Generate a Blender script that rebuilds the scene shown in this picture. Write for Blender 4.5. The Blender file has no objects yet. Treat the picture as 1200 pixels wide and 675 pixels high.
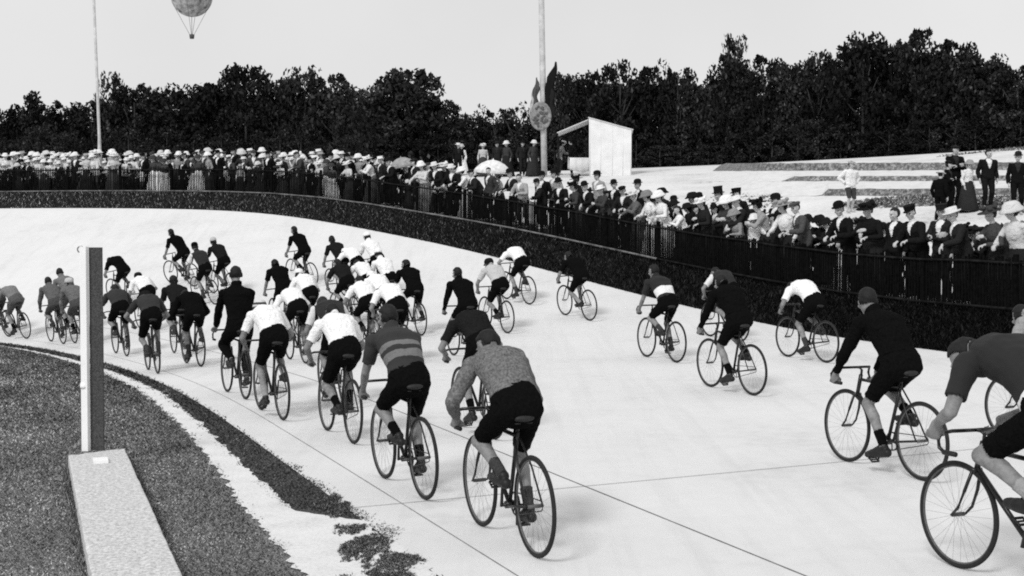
import bpy, bmesh, math, random
import numpy as np
from mathutils import Vector, Matrix, noise as mnoise

random.seed(11)
rng = np.random.default_rng(11)
SC = bpy.context.scene
COL = SC.collection
R = math.radians

# ------------------------------------------------------------------ camera
W, H, F = 1200.0, 675.0, 1500.0
CAM = np.array([0.0, 0.0, 2.15])
HOR = 288.0
PITCH = math.atan((H / 2 - HOR) / F)
FW = np.array([0, math.cos(PITCH), -math.sin(PITCH)])
UP = np.array([0, math.sin(PITCH), math.cos(PITCH)])
cd = bpy.data.cameras.new('camera')
cam = bpy.data.objects.new('camera', cd)
COL.objects.link(cam)
cam.location = CAM
cam.rotation_euler = (math.pi / 2 - PITCH, 0, 0)
cd.sensor_width = 36.0
cd.lens = 36.0 * F / W
cd.clip_start = 0.1
cd.clip_end = 3000
SC.camera = cam


def ray(px, py):
    d = FW + np.array([1, 0, 0]) * (px - W / 2) / F + UP * (H / 2 - py) / F
    return d


def proj(p):
    v = np.asarray(p, float) - CAM
    z = v @ FW
    return W / 2 + F * v[..., 0] / z, H / 2 - F * (v @ UP) / z


# ------------------------------------------------------------------ materials
MATS = {}


def nodes_of(m):
    m.use_nodes = True
    nt = m.node_tree
    return nt, nt.nodes, nt.links, nt.nodes['Principled BSDF']


def mat(name, v, rough=0.85, amt=0.35, scale=40.0, detail=4.0, bump=0.0, metallic=0.0, spec=0.25, coord='Object'):
    key = (name, round(v, 4), scale)
    if key in MATS:
        return MATS[key]
    m = bpy.data.materials.new(name)
    nt, N, L, B = nodes_of(m)
    B.inputs['Roughness'].default_value = rough
    B.inputs['Metallic'].default_value = metallic
    B.inputs['Specular IOR Level'].default_value = spec
    tc = N.new('ShaderNodeTexCoord')
    nz = N.new('ShaderNodeTexNoise')
    nz.inputs['Scale'].default_value = scale
    nz.inputs['Detail'].default_value = detail
    nz.inputs['Roughness'].default_value = 0.65
    L.new(tc.outputs[coord], nz.inputs['Vector'])
    cr = N.new('ShaderNodeValToRGB')
    cr.color_ramp.elements[0].position = 0.3
    cr.color_ramp.elements[1].position = 0.7
    a, b = v * (1 - amt), min(v * (1 + amt), 0.92)
    cr.color_ramp.elements[0].color = (a, a, a, 1)
    cr.color_ramp.elements[1].color = (b, b, b, 1)
    L.new(nz.outputs['Fac'], cr.inputs['Fac'])
    L.new(cr.outputs['Color'], B.inputs['Base Color'])
    if bump and scale == 55.0:
        # creases and pulled folds of woven cloth
        nw = N.new('ShaderNodeTexNoise'); nw.inputs['Scale'].default_value = 11.0; nw.inputs['Detail'].default_value = 3; nw.inputs['Distortion'].default_value = 1.2
        L.new(tc.outputs[coord], nw.inputs['Vector'])
        bw_ = N.new('ShaderNodeBump'); bw_.inputs['Strength'].default_value = 0.9; bw_.inputs['Distance'].default_value = 0.035
        L.new(nw.outputs['Fac'], bw_.inputs['Height']); L.new(bw_.outputs['Normal'], B.inputs['Normal'])
    elif bump:
        bp = N.new('ShaderNodeBump')
        bp.inputs['Strength'].default_value = bump
        bp.inputs['Distance'].default_value = 0.02
        L.new(nz.outputs['Fac'], bp.inputs['Height'])
        L.new(bp.outputs['Normal'], B.inputs['Normal'])
    MATS[key] = m
    return m


def cloth(v, kind='cloth'):
    return mat(kind, v, 1.0, (0.6 if v == 0.15 else 0.38) if v < 0.3 else 0.10, 55.0, 5.0, 0.25, spec=0.03)


def ground_mat(name, stops, scale1, scale2, mixf=0.5, rough=0.95, bump=0.3):
    """two octaves of noise -> ramp of greys (world coordinates)"""
    m = bpy.data.materials.new(name)
    nt, N, L, B = nodes_of(m)
    B.inputs['Roughness'].default_value = rough
    B.inputs['Specular IOR Level'].default_value = 0.15
    tc = N.new('ShaderNodeTexCoord')
    n1 = N.new('ShaderNodeTexNoise'); n1.inputs['Scale'].default_value = scale1; n1.inputs['Detail'].default_value = 6
    n2 = N.new('ShaderNodeTexNoise'); n2.inputs['Scale'].default_value = scale2; n2.inputs['Detail'].default_value = 3
    L.new(tc.outputs['Object'], n1.inputs['Vector']); L.new(tc.outputs['Object'], n2.inputs['Vector'])
    mx = N.new('ShaderNodeMix'); mx.data_type = 'FLOAT'
    mx.inputs[0].default_value = mixf
    L.new(n1.outputs['Fac'], mx.inputs[2]); L.new(n2.outputs['Fac'], mx.inputs[3])
    cr = N.new('ShaderNodeValToRGB')
    els = cr.color_ramp.elements
    while len(els) < len(stops):
        els.new(0.5)
    for e, (p, v) in zip(els, stops):
        e.position = p
        e.color = (v, v, v, 1)
    L.new(mx.outputs[0], cr.inputs['Fac'])
    L.new(cr.outputs['Color'], B.inputs['Base Color'])
    bp = N.new('ShaderNodeBump'); bp.inputs['Strength'].default_value = bump; bp.inputs['Distance'].default_value = 0.03
    L.new(mx.outputs[0], bp.inputs['Height']); L.new(bp.outputs['Normal'], B.inputs['Normal'])
    return m


def tint_mat(name, rough=0.8, gain=1.0):
    m = bpy.data.materials.new(name)
    nt, N, L, B = nodes_of(m)
    B.inputs['Roughness'].default_value = rough
    B.inputs['Specular IOR Level'].default_value = 0.1
    at = N.new('ShaderNodeAttribute'); at.attribute_name = 'tint'
    if gain != 1.0:
        oi = N.new('ShaderNodeObjectInfo'); mr = N.new('ShaderNodeMapRange')
        mr.inputs['To Min'].default_value = 0.6; mr.inputs['To Max'].default_value = gain
        L.new(oi.outputs['Random'], mr.inputs['Value'])
        mx = N.new('ShaderNodeVectorMath'); mx.operation = 'SCALE'
        L.new(at.outputs['Color'], mx.inputs[0]); L.new(mr.outputs[0], mx.inputs['Scale'])
        L.new(mx.outputs[0], B.inputs['Base Color'])
    else:
        L.new(at.outputs['Color'], B.inputs['Base Color'])
    return m


# ------------------------------------------------------------------ mesh helpers
def new_obj(name, me, m=None, parent=None):
    o = bpy.data.objects.new(name, me)
    COL.objects.link(o)
    if m is not None:
        for x in (m if isinstance(m, (list, tuple)) else [m]):
            me.materials.append(x)
    if parent is not None:
        o.parent = parent
    return o


def tag(o, label=None, cat=None, group=None, kind=None):
    if label: o['label'] = label
    if cat: o['category'] = cat
    if group: o['group'] = group
    if kind: o['kind'] = kind
    return o


def empty(name, loc=(0, 0, 0), rz=0.0):
    o = bpy.data.objects.new(name, None)
    o.empty_display_size = 0.2
    COL.objects.link(o)
    o.location = loc
    o.rotation_euler = (0, 0, rz)
    return o


class MB:
    """collects closed pieces as numpy verts and faces"""
    def __init__(s):
        s.v, s.f, s.n, s.mi = [], [], 0, []

    def add(s, v, f, mi=0):
        v = np.asarray(v, float)
        s.v.append(v)
        s.f += [tuple(i + s.n for i in q) for q in f]
        s.mi += [mi] * len(f)
        s.n += len(v)
        return s

    def mesh(s, name, smooth=True):
        me = bpy.data.meshes.new(name)
        me.from_pydata(np.concatenate(s.v).tolist(), [], s.f)
        me.polygons.foreach_set('material_index', s.mi)
        if smooth:
            me.polygons.foreach_set('use_smooth', [True] * len(s.f))
        me.update()
        return me

    def build(s, name, m, parent=None, smooth=True):
        return new_obj(name, s.mesh(name, smooth), m, parent)

    # shapes
    def box(s, c, size, rz=0.0, mi=0):
        c = np.asarray(c, float); hx, hy, hz = np.asarray(size, float) / 2
        v = np.array([[x, y, z] for x in (-hx, hx) for y in (-hy, hy) for z in (-hz, hz)])
        cs, sn = math.cos(rz), math.sin(rz)
        v = np.stack([v[:, 0] * cs - v[:, 1] * sn, v[:, 0] * sn + v[:, 1] * cs, v[:, 2]], 1) + c
        return s.add(v, [(0, 1, 3, 2), (4, 6, 7, 5), (0, 4, 5, 1), (2, 3, 7, 6), (0, 2, 6, 4), (1, 5, 7, 3)], mi)

    def rings(s, rings, cap=True, mi=0):
        n = len(rings[0]); f = []
        for a in range(len(rings) - 1):
            for i in range(n):
                j = (i + 1) % n
                f.append((a * n + i, a * n + j, (a + 1) * n + j, (a + 1) * n + i))
        if cap:
            f.append(tuple(range(n - 1, -1, -1)))
            b = (len(rings) - 1) * n
            f.append(tuple(range(b, b + n)))
        return s.add(np.concatenate(rings), f, mi)

    def tube(s, pts, r, seg=8, mi=0):
        pts = [np.asarray(p, float) for p in pts]
        rr = r if isinstance(r, (list, tuple)) else [r] * len(pts)
        rings = []
        for i, p in enumerate(pts):
            t = pts[min(i + 1, len(pts) - 1)] - pts[max(i - 1, 0)]
            t = t / (np.linalg.norm(t) + 1e-9)
            a = np.cross(t, [0, 0, 1.0] if abs(t[2]) < 0.9 else [1.0, 0, 0]); a /= np.linalg.norm(a)
            b = np.cross(t, a)
            an = np.linspace(0, 2 * math.pi, seg, endpoint=False)
            rings.append(p + rr[i] * (np.outer(np.cos(an), a) + np.outer(np.sin(an), b)))
        return s.rings(rings, True, mi)

    def capsule(s, p0, r0, p1, r1, seg=12, mi=0):
        p0 = np.asarray(p0, float); p1 = np.asarray(p1, float)
        t = p1 - p0; t = t / (np.linalg.norm(t) + 1e-9)
        a = np.cross(t, [0, 0, 1.0] if abs(t[2]) < 0.9 else [1.0, 0, 0]); a /= np.linalg.norm(a)
        b = np.cross(t, a)
        an = np.linspace(0, 2 * math.pi, seg, endpoint=False)
        C = np.outer(np.cos(an), a) + np.outer(np.sin(an), b)
        rings = []
        for k in (-80, -50, -20):
            rings.append(p0 + t * r0 * math.sin(R(k)) + C * r0 * math.cos(R(k)))
        for k in (20, 50, 80):
            rings.append(p1 + t * r1 * math.sin(R(k)) + C * r1 * math.cos(R(k)))
        return s.rings(rings, True, mi)

    def ellipsoid(s, c, ax, M=None, seg=14, nr=9, mi=0):
        M = np.eye(3) if M is None else np.asarray(M)
        an = np.linspace(0, 2 * math.pi, seg, endpoint=False)
        rings = []
        for k in np.linspace(-86, 86, nr):
            v = np.stack([np.cos(an) * math.cos(R(k)) * ax[0], np.sin(an) * math.cos(R(k)) * ax[1], np.full(seg, math.sin(R(k)) * ax[2])], 1)
            rings.append(v @ M.T + np.asarray(c, float))
        return s.rings(rings, True, mi)

    def lathe(s, prof, c=(0, 0, 0), seg=20, M=None, mi=0, wob=None):
        M = np.eye(3) if M is None else np.asarray(M)
        an = np.linspace(0, 2 * math.pi, seg, endpoint=False)
        rings = []
        for r_, z_ in prof:
            rr = r_ * (1 + (wob(an, z_) if wob else 0))
            v = np.stack([np.cos(an) * rr, np.sin(an) * rr, np.full(seg, z_)], 1)
            rings.append(v @ M.T + np.asarray(c, float))
        return s.rings(rings, True, mi)

    def torus(s, c, Rm, r, ax='x', seg=48, ms=8, mi=0):
        c = np.asarray(c, float); v = []; f = []
        for i in range(seg):
            A = 2 * math.pi * i / seg
            for j in range(ms):
                b = 2 * math.pi * j / ms
                q = Rm + r * math.cos(b)
                v.append([r * math.sin(b), q * math.cos(A), q * math.sin(A)] if ax == 'x' else
                         ([q * math.cos(A), r * math.sin(b), q * math.sin(A)] if ax == 'y' else [q * math.cos(A), q * math.sin(A), r * math.sin(b)]))
        for i in range(seg):
            for j in range(ms):
                i2, j2 = (i + 1) % seg, (j + 1) % ms
                f.append((i * ms + j, i2 * ms + j, i2 * ms + j2, i * ms + j2))
        return s.add(np.array(v) + c, f, mi)


def rotx(a):
    c, s_ = math.cos(a), math.sin(a)
    return np.array([[1, 0, 0], [0, c, -s_], [0, s_, c]])


def rotz(a):
    c, s_ = math.cos(a), math.sin(a)
    return np.array([[c, -s_, 0], [s_, c, 0], [0, 0, 1]])


def frame_rot(t, up=(0, 0, 1)):
    t = np.asarray(t, float); t /= np.linalg.norm(t)
    x = np.cross(t, up); x /= np.linalg.norm(x)
    return np.stack([x, t, np.cross(x, t)], 1)


# ------------------------------------------------------------------ track layout (plan view, metres)
CTRL = [  # inner edge x y z, outer edge x y z
    (13.2, -25.5, 0.0, 25.2, -20.6, 0.15),
    (5.4, -6.2, 0.0, 17.4, -1.3, 0.15),
    (1.0, 4.65, 0.0, 13.0, 9.5, 0.17),
    (-0.64, 8.67, 0.0, 11.4, 13.5, 0.2),
    (-2.78, 13.9, 0.0, 9.25, 18.8, 0.22),
    (-4.3, 17.5, 0.0, 7.7, 22.4, 0.28),
    (-5.9, 21.0, -0.05, 5.9, 26.5, 0.4),
    (-8.2, 25.7, -0.2, 3.3, 31.8, 0.9),
    (-10.8, 30.0, -0.3, -0.2, 37.5, 1.75),
    (-13.2, 33.0, -0.35, -3.7, 41.9, 2.48),
    (-16.0, 35.2, -0.38, -9.1, 46.2, 3.35),
    (-20.0, 37.0, -0.4, -16.0, 49.4, 3.6),
    (-25.0, 38.0, -0.4, -23.2, 50.9, 3.6),
    (-32.0, 38.5, -0.4, -31.6, 51.5, 3.5),
    (-48.0, 38.5, -0.4, -47.0, 51.5, 3.4),
]
CTRL = np.array(CTRL)


def catmull(P, n=18):
    out = []
    for i in range(len(P) - 1):
        p0, p1, p2, p3 = P[max(i - 1, 0)], P[i], P[i + 1], P[min(i + 2, len(P) - 1)]
        for k in range(n):
            t = k / n
            m1 = (p2 - p0) / 2; m2 = (p3 - p1) / 2
            out.append((2 * t**3 - 3 * t**2 + 1) * p1 + (t**3 - 2 * t**2 + t) * m1 + (-2 * t**3 + 3 * t**2) * p2 + (t**3 - t**2) * m2)
    out.append(P[-1])
    return np.array(out)


SPL = catmull(CTRL)
# smooth a little so that edges have no kinks
for _ in range(30):
    SPL[1:-1] = 0.5 * SPL[1:-1] + 0.25 * (SPL[:-2] + SPL[2:])
INN, OUT = SPL[:, :3].copy(), SPL[:, 3:].copy()


def normals_of(P):
    t = np.gradient(P[:, :2], axis=0)
    t /= np.linalg.norm(t, axis=1)[:, None]
    return np.stack([t[:, 1], -t[:, 0]], 1)  # to the right of travel = outward


NI, NO = normals_of(INN), normals_of(OUT)


def near(P, Nn, xy):
    """signed distance (outward positive), z and index along polyline"""
    A, B = P[:-1, :2], P[1:, :2]
    d = B - A
    L2 = (d**2).sum(1)
    best = None
    t = np.clip(((xy[:, None, :] - A) * d).sum(2) / L2, 0, 1)
    q = A + t[..., None] * d
    dist = np.linalg.norm(xy[:, None, :] - q, axis=2)
    j = dist.argmin(1)
    ii = np.arange(len(xy))
    tj = t[ii, j]
    n = Nn[j]
    sg = np.sign(((xy - q[ii, j]) * n).sum(1))
    z = P[j, 2] * (1 - tj) + P[j + 1, 2] * tj
    return sg * dist[ii, j], z, j + tj


ZTOP = 6.35


def prof(off, zo):
    zf = zo + 0.62
    a = np.clip(off / 1.35, 0, 1)
    z = zo + 0.62 * a
    b = np.clip((off - 4.2) / 24.0, 0, 1)
    z = np.where(off > 1.35, zf + 0.05 * np.clip(off - 1.35, 0, 3), z)
    z = np.where(off > 4.2, zf + 0.14 + (ZTOP - zf - 0.14) * b, z)
    z = np.where(off > 28.2, ZTOP + 0.02 * (off - 28.2), z)
    return z


def ground(xy):
    xy = np.atleast_2d(np.asarray(xy, float))
    si, zi, _ = near(INN, NI, xy)
    so, zo, _ = near(OUT, NO, xy)
    t = np.clip(si / (si - so + 1e-9), 0, 1)
    ztr = zi + (zo - zi) * t**1.12
    return np.where(so > 0, prof(so, zo), np.where(si > 0, ztr, zi))


def gz(x, y):
    return float(ground([[x, y]])[0])


def hit(px, py, far=120.0):
    d = ray(px, py)
    ts = np.concatenate([np.linspace(4, 60, 1100), np.linspace(60.1, far, 400)])
    P = CAM + ts[:, None] * d
    g = ground(P[:, :2])
    k = np.argmax(P[:, 2] <= g)
    if P[k, 2] > g[k]:
        k = len(ts) - 1
    if k > 0:
        a = P[k - 1, 2] - g[k - 1]; b = g[k] - P[k, 2]
        w = a / (a + b + 1e-9)
        p = P[k - 1] * (1 - w) + P[k] * w
    else:
        p = P[k]
    return np.array([p[0], p[1], gz(p[0], p[1])])


def loft(name, A, rows, m, kind='structure', smooth=True):
    """rows: list of arrays of points along the track"""
    n = len(rows[0]); v = np.concatenate(rows); f = []
    for a in range(len(rows) - 1):
        for i in range(n - 1):
            f.append((a * n + i, (a + 1) * n + i, (a + 1) * n + i + 1, a * n + i + 1))
    me = bpy.data.meshes.new(name)
    me.from_pydata(v.tolist(), [], f)
    me.polygons.foreach_set('use_smooth', [smooth] * len(f))
    me.update()
    o = new_obj(name, me, m)
    o['kind'] = kind
    return o


def track_row(t, dz=0.0):
    p = INN + (OUT - INN) * t
    p[:, 2] = INN[:, 2] + (OUT[:, 2] - INN[:, 2]) * t**1.12 + dz
    return p


def off_row(off, dz=0.0):
    p = OUT.copy()
    p[:, :2] += NO * off
    p[:, 2] = prof(np.full(len(p), off), OUT[:, 2]) + dz
    return p


# track surface
m_track = ground_mat('pale_concrete', [(0.3, 0.59), (0.44, 0.67), (0.6, 0.70), (0.72, 0.72)], 0.55, 5.0, 0.35, 0.8, 0.06)
# long faint wheel-worn streaks along the running direction
_nt = m_track.node_tree; _N, _L = _nt.nodes, _nt.links; _B = _N['Principled BSDF']
_tc = _N.new('ShaderNodeTexCoord'); _mp = _N.new('ShaderNodeMapping'); _mp.inputs['Rotation'].default_value = (0, 0, R(-24)); _mp.inputs['Scale'].default_value = (2.2, 0.10, 1)
_n = _N.new('ShaderNodeTexNoise'); _n.inputs['Scale'].default_value = 1.6; _n.inputs['Detail'].default_value = 6; _n.inputs['Roughness'].default_value = 0.7
_L.new(_tc.outputs['Object'], _mp.inputs['Vector']); _L.new(_mp.outputs['Vector'], _n.inputs['Vector'])
_cr = _N.new('ShaderNodeValToRGB'); _cr.color_ramp.elements[0].position = 0.30; _cr.color_ramp.elements[1].position = 0.50
_cr.color_ramp.elements[0].color = (0.92, 0.92, 0.92, 1); _cr.color_ramp.elements[1].color = (1, 1, 1, 1)
_L.new(_n.outputs['Fac'], _cr.inputs['Fac'])
_mx = _N.new('ShaderNodeMix'); _mx.data_type = 'RGBA'; _mx.blend_type = 'MULTIPLY'; _mx.inputs[0].default_value = 1.0
_src = _B.inputs['Base Color'].links[0].from_socket
_L.new(_src, _mx.inputs[6]); _L.new(_cr.outputs['Color'], _mx.inputs[7]); _L.new(_mx.outputs[2], _B.inputs['Base Color'])
loft('track', None, [track_row(t) for t in np.linspace(0, 1, 30)], m_track)
# expansion joints in the concrete: narrow dark lines 4 mm above
m_joint = mat('joint_tar', 0.16, 0.9, 0.4, 5.0)


def strip(name, pts, w, m, dz=0.004):
    pts = np.array(pts)
    t = np.gradient(pts[:, :2], axis=0); t /= np.linalg.norm(t, axis=1)[:, None]
    n = np.stack([t[:, 1], -t[:, 0]], 1)
    ww = np.asarray(w) if np.ndim(w) else np.full(len(pts), w)
    a = pts.copy(); b = pts.copy()
    a[:, :2] -= n * ww[:, None] / 2; b[:, :2] += n * ww[:, None] / 2
    a[:, 2] += dz; b[:, 2] += dz
    return loft(name, None, [a, b], m)


sl = slice(18, 18 * 9)
for t, w in ((0.036, 0.008), (0.166, 0.013)):
    p = track_row(t)[sl]
    wob = np.array([mnoise.noise(Vector((q[0], q[1], 3.0))) for q in p])
    strip('slab_joint', p, w * (1 + 0.5 * wob), m_joint)


def cross_joint(px, py, w):
    h = hit(px, py)
    s_, _, j = near(INN, NI, h[None, :2])
    j = int(j[0])
    n = NI[j]
    qs = np.linspace(0.02, 11.8, 60)
    xy = INN[j, :2] + qs[:, None] * n
    z = ground(xy)
    strip('slab_joint', np.column_stack([xy, z]), w, m_joint, 0.005)


cross_joint(413, 590, 0.010)

# outer bank, crowd terrace, hillside
m_bank = ground_mat('dark_bank_grass', [(0.35, 0.004), (0.5, 0.010), (0.62, 0.02), (0.72, 0.04)], 22.0, 60.0, 0.5)
m_earth = ground_mat('trodden_earth', [(0.35, 0.02), (0.6, 0.06), (0.75, 0.2)], 9.0, 40.0, 0.5)
m_hill = ground_mat('pale_dry_slope', [(0.30, 0.18), (0.38, 0.55), (0.55, 0.68), (0.7, 0.74)], 0.45, 7.0, 0.42)
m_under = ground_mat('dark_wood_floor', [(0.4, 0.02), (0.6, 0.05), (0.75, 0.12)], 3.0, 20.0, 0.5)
loft('grass_bank', None, [off_row(o) for o in (0, 0.15, 0.5, 0.9, 1.35)], m_bank)
loft('crowd_terrace', None, [off_row(o) for o in (1.35, 2.5, 3.4)], m_earth)
loft('hillside', None, [off_row(o) for o in (3.4, 4.2, 5, 7, 10, 13, 16, 19, 22, 25, 28.2, 30.0)], m_hill)
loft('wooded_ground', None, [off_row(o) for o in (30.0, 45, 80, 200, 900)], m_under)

# infield: one sheet of grass below the inner edge, sinking under the track
m_field = ground_mat('infield_grass', [(0.36, 0.04), (0.46, 0.12), (0.56, 0.26), (0.68, 0.50)], 60.0, 150.0, 0.5)
xs = np.concatenate([np.linspace(-60, -20, 21), np.linspace(-19, 20, 79)])
ys = np.concatenate([np.linspace(-26, 4, 16), np.linspace(4.5, 52, 96)])
XY = np.array([[x, y] for y in ys for x in xs])
si, zi, _ = near(INN, NI, XY)
so, zo, _ = near(OUT, NO, XY)
Z = np.where(si > -0.0, zi - np.clip(si, 0, 3) * 0.15, zi) - 0.004
# stay well below the track everywhere
Z = np.where(si > 0, np.minimum(Z, ground(XY) - 0.02), Z)
nx = len(xs); fc = []
for b in range(len(ys) - 1):
    for a in range(nx - 1):
        k = b * nx + a
        if so[k] > 0.5:
            continue
        fc.append((k, k + 1, k + 1 + nx, k + nx))
me = bpy.data.meshes.new('infield')
me.from_pydata(np.column_stack([XY, Z]).tolist(), [], fc)
me.update()
tag(new_obj('infield', me, m_field), kind='structure')


def inner_off(px, py):
    h = hit(px, py)
    return near(INN, NI, h[None, :2])[0][0]


# darker verge between path and track
m_verge = ground_mat('verge_grass', [(0.36, 0.012), (0.48, 0.04), (0.58, 0.10), (0.70, 0.26)], 60.0, 150.0, 0.5)

# worn pale path along the inner edge
m_path = ground_mat('pale_path', [(0.3, 0.56), (0.5, 0.70), (0.7, 0.78)], 3.0, 30.0, 0.5)
k0, k1 = 18 * 2, 18 * 11
idx = np.arange(k0, k1)
yy = INN[idx, 1]
fine = np.linspace(k0, k1 - 1, 900)


def interp(P, q):
    return np.stack([np.interp(q, np.arange(len(P)), P[:, c]) for c in range(P.shape[1])], 1)


If, Nf = interp(INN, fine), interp(NI, fine)


def path_band(y):
    o = -np.interp(y, [7, 9.95, 10.5, 14, 19, 26, 34], [0.0, 0.0, 0.44, 0.36, 0.26, 0.34, 0.5])
    i = np.interp(y, [7, 10, 14, 19, 26, 34], [0.84, 0.80, 0.62, 0.52, 0.56, 0.5])
    return o, i + o


def path_lim(p):
    y = p[:, 1]
    o, w = path_band(y)
    a = np.array([mnoise.noise(Vector((q[0] * 3, q[1] * 3, 1))) * 0.05 + mnoise.noise(Vector((q[0] * 11, q[1] * 11, 1))) * 0.05 for q in p])
    b = np.array([mnoise.noise(Vector((q[0] * 3, q[1] * 3, 8))) * 0.08 + mnoise.noise(Vector((q[0] * 12, q[1] * 12, 8))) * 0.06 for q in p])
    return o + a, o - w + b


oa, ob = path_lim(If)
ob = np.minimum(ob, oa - 0.005)
ra = If.copy(); ra[:, :2] += Nf * oa[:, None]; ra[:, 2] += 0.004
rb = If.copy(); rb[:, :2] += Nf * ob[:, None]; rb[:, 2] += 0.004
loft('path', None, [rb, ra], m_path)
kv = If[:, 1] > 9.9
va = If[kv].copy(); va[:, :2] -= Nf[kv] * 0.01; va[:, 2] += 0.002
vb = If[kv].copy(); vb[:, :2] += Nf[kv] * (oa[kv] - 0.03)[:, None]; vb[:, 2] += 0.002
loft('verge', None, [vb, va], m_verge)


# ------------------------------------------------------------------ blades of grass
def blades(name, P, h, w, tint, m, lean=0.6):
    n = len(P)
    az = rng.uniform(0, 2 * math.pi, n)
    dx = np.stack([np.cos(az), np.sin(az), np.zeros(n)], 1)
    l = rng.uniform(0, 2 * math.pi, n)
    tip = np.stack([np.cos(l) * lean, np.sin(l) * lean, np.ones(n)], 1) * h[:, None]
    v = np.stack([P - dx * w[:, None] / 2, P + dx * w[:, None] / 2, P + tip], 1).reshape(-1, 3)
    me = bpy.data.meshes.new(name)
    me.vertices.add(3 * n)
    me.vertices.foreach_set('co', v.ravel())
    me.loops.add(3 * n)
    me.loops.foreach_set('vertex_index', np.arange(3 * n))
    me.polygons.add(n)
    me.polygons.foreach_set('loop_start', np.arange(0, 3 * n, 3))
    ca = me.color_attributes.new('tint', 'FLOAT_COLOR', 'POINT')
    c = np.repeat(tint, 3)
    ca.data.foreach_set('color', np.stack([c, c, c, np.ones_like(c)], 1).ravel())
    me.update()
    o = new_obj(name, me, m)
    o['kind'] = 'stuff'
    return o


m_blade = tint_mat('grass_blade')
n = 270000
d_ = 7.0 * (36 / 7.0) ** rng.random(n)
xx = (rng.uniform(-640, 20, n)) / F * d_
xy = np.stack([xx, d_], 1)
keep_s = []
for c in range(0, n, 15000):
    s_, z_, j_ = near(INN, NI, xy[c:c + 15000])
    keep_s.append(np.stack([s_, z_], 1))
ks = np.concatenate(keep_s)
jit = rng.normal(0, 0.035, n)
o_, w_ = path_band(xy[:, 1])
nz = np.array([mnoise.noise(Vector((q[0] * 3, q[1] * 3, 1))) * 0.07 + mnoise.noise(Vector((q[0] * 3.0, q[1] * 3.0, 8))) * 0.05 for q in xy])
inpath = (ks[:, 0] < o_ + nz + jit) & (ks[:, 0] > o_ - w_ + nz + jit)
edge = np.array([max(0, mnoise.noise(Vector((q[0] * 1.6, q[1] * 1.6, 31)))) * 0.25 for q in xy]) * (xy[:, 1] < 12.5)
keepm = (ks[:, 0] < -0.03 + jit + 0.02 + edge) & (~inpath)
P = np.column_stack([xy, ks[:, 1]])[keepm]
st = ks[keepm, 0]
n = len(P)
lightside = np.clip((-st - 1.6) / 2.5, 0, 1)
u = rng.random(n)
tint = np.where(u < 0.62, rng.uniform(0.02, 0.10, n), rng.uniform(0.14, 0.55, n)) * (1 + 0.55 * lightside)
patch = np.array([1 + 0.75 * mnoise.noise(Vector((q[0] * 0.9, q[1] * 0.6, 17))) + 0.4 * mnoise.noise(Vector((q[0] * 3.1, q[1] * 2.2, 19))) for q in P])
tint = tint * patch
strip_dark = st > -0.55
tint = np.where(strip_dark, tint * 0.33, tint * np.interp(st, [-1.6, -0.7], [1.0, 0.62]))
# loose tufts where the grass strip breaks up at the near end
for (cx_, cy_, rx_, ry_, k_) in ((428, 642, 33, 18, 8000), (461, 661, 38, 16, 8000), (412, 620, 20, 8, 2400), (446, 680, 46, 14, 7000), (398, 598, 14, 10, 3000), (386, 589, 16, 10, 3000)):
    c_ = hit(cx_, cy_); kx = (c_[1]) / F
    an_ = rng.uniform(0, 6.283, k_); q_ = np.stack([np.cos(an_), np.sin(an_)], 1) * np.sqrt(rng.random(k_))[:, None]
    q_ *= (1 + 0.35 * np.array([mnoise.noise(Vector((math.cos(a_) * 1.7, math.sin(a_) * 1.7, cx_))) for a_ in an_]))[:, None]; q_ += rng.normal(0, 0.05, q_.shape)
    rr_q = np.linalg.norm(q_, axis=1); nq = np.array([mnoise.noise(Vector((a_[0] * 2.6, a_[1] * 1.8, cx_ * 0.7))) + 0.7 * mnoise.noise(Vector((a_[0] * 7, a_[1] * 5, cx_))) for a_ in q_])
    q_ = q_[rr_q < 0.78 + 0.75 * nq + rng.normal(0, 0.08, len(q_))]
    gx = c_[0] + q_[:, 0] * rx_ * kx; gy = c_[1] + q_[:, 1] * ry_ * kx * c_[1] / 2.1
    P = np.vstack([P, np.column_stack([gx, gy, np.full(len(gx), c_[2] + 0.003)])])
    u2 = rng.random(len(gx))
    tint = np.concatenate([tint, np.where(u2 < 0.66, rng.uniform(0.01, 0.07, len(gx)), rng.uniform(0.1, 0.34, len(gx)))])
n = len(P)
sz = P[:, 1] / 10.0
blades('grass', P, rng.uniform(0.006, 0.018, n) * np.clip(sz, 0.8, 2.2), rng.uniform(0.007, 0.014, n) * np.clip(sz, 0.8, 2.4), np.clip(tint, 0.01, 0.7), m_blade, 1.3)

# rough grass on the outer bank
n = 60000
jj = rng.uniform(18 * 4, 18 * 13.4, n)
oo = rng.uniform(-0.02, 1.5, n)
Pb = interp(OUT, jj); Nb = interp(NO, jj)
Pb[:, 2] = prof(oo, Pb[:, 2]); Pb[:, :2] += Nb * oo[:, None]
u = rng.random(n)
tint = np.where(u < 0.86, rng.uniform(0.006, 0.035, n), rng.uniform(0.08, 0.34, n))
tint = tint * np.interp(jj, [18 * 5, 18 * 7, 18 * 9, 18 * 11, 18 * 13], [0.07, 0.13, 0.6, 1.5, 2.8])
blades('bank_grass', Pb, rng.uniform(0.05, 0.13, n), rng.uniform(0.02, 0.045, n), tint, m_blade, 0.6)

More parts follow.
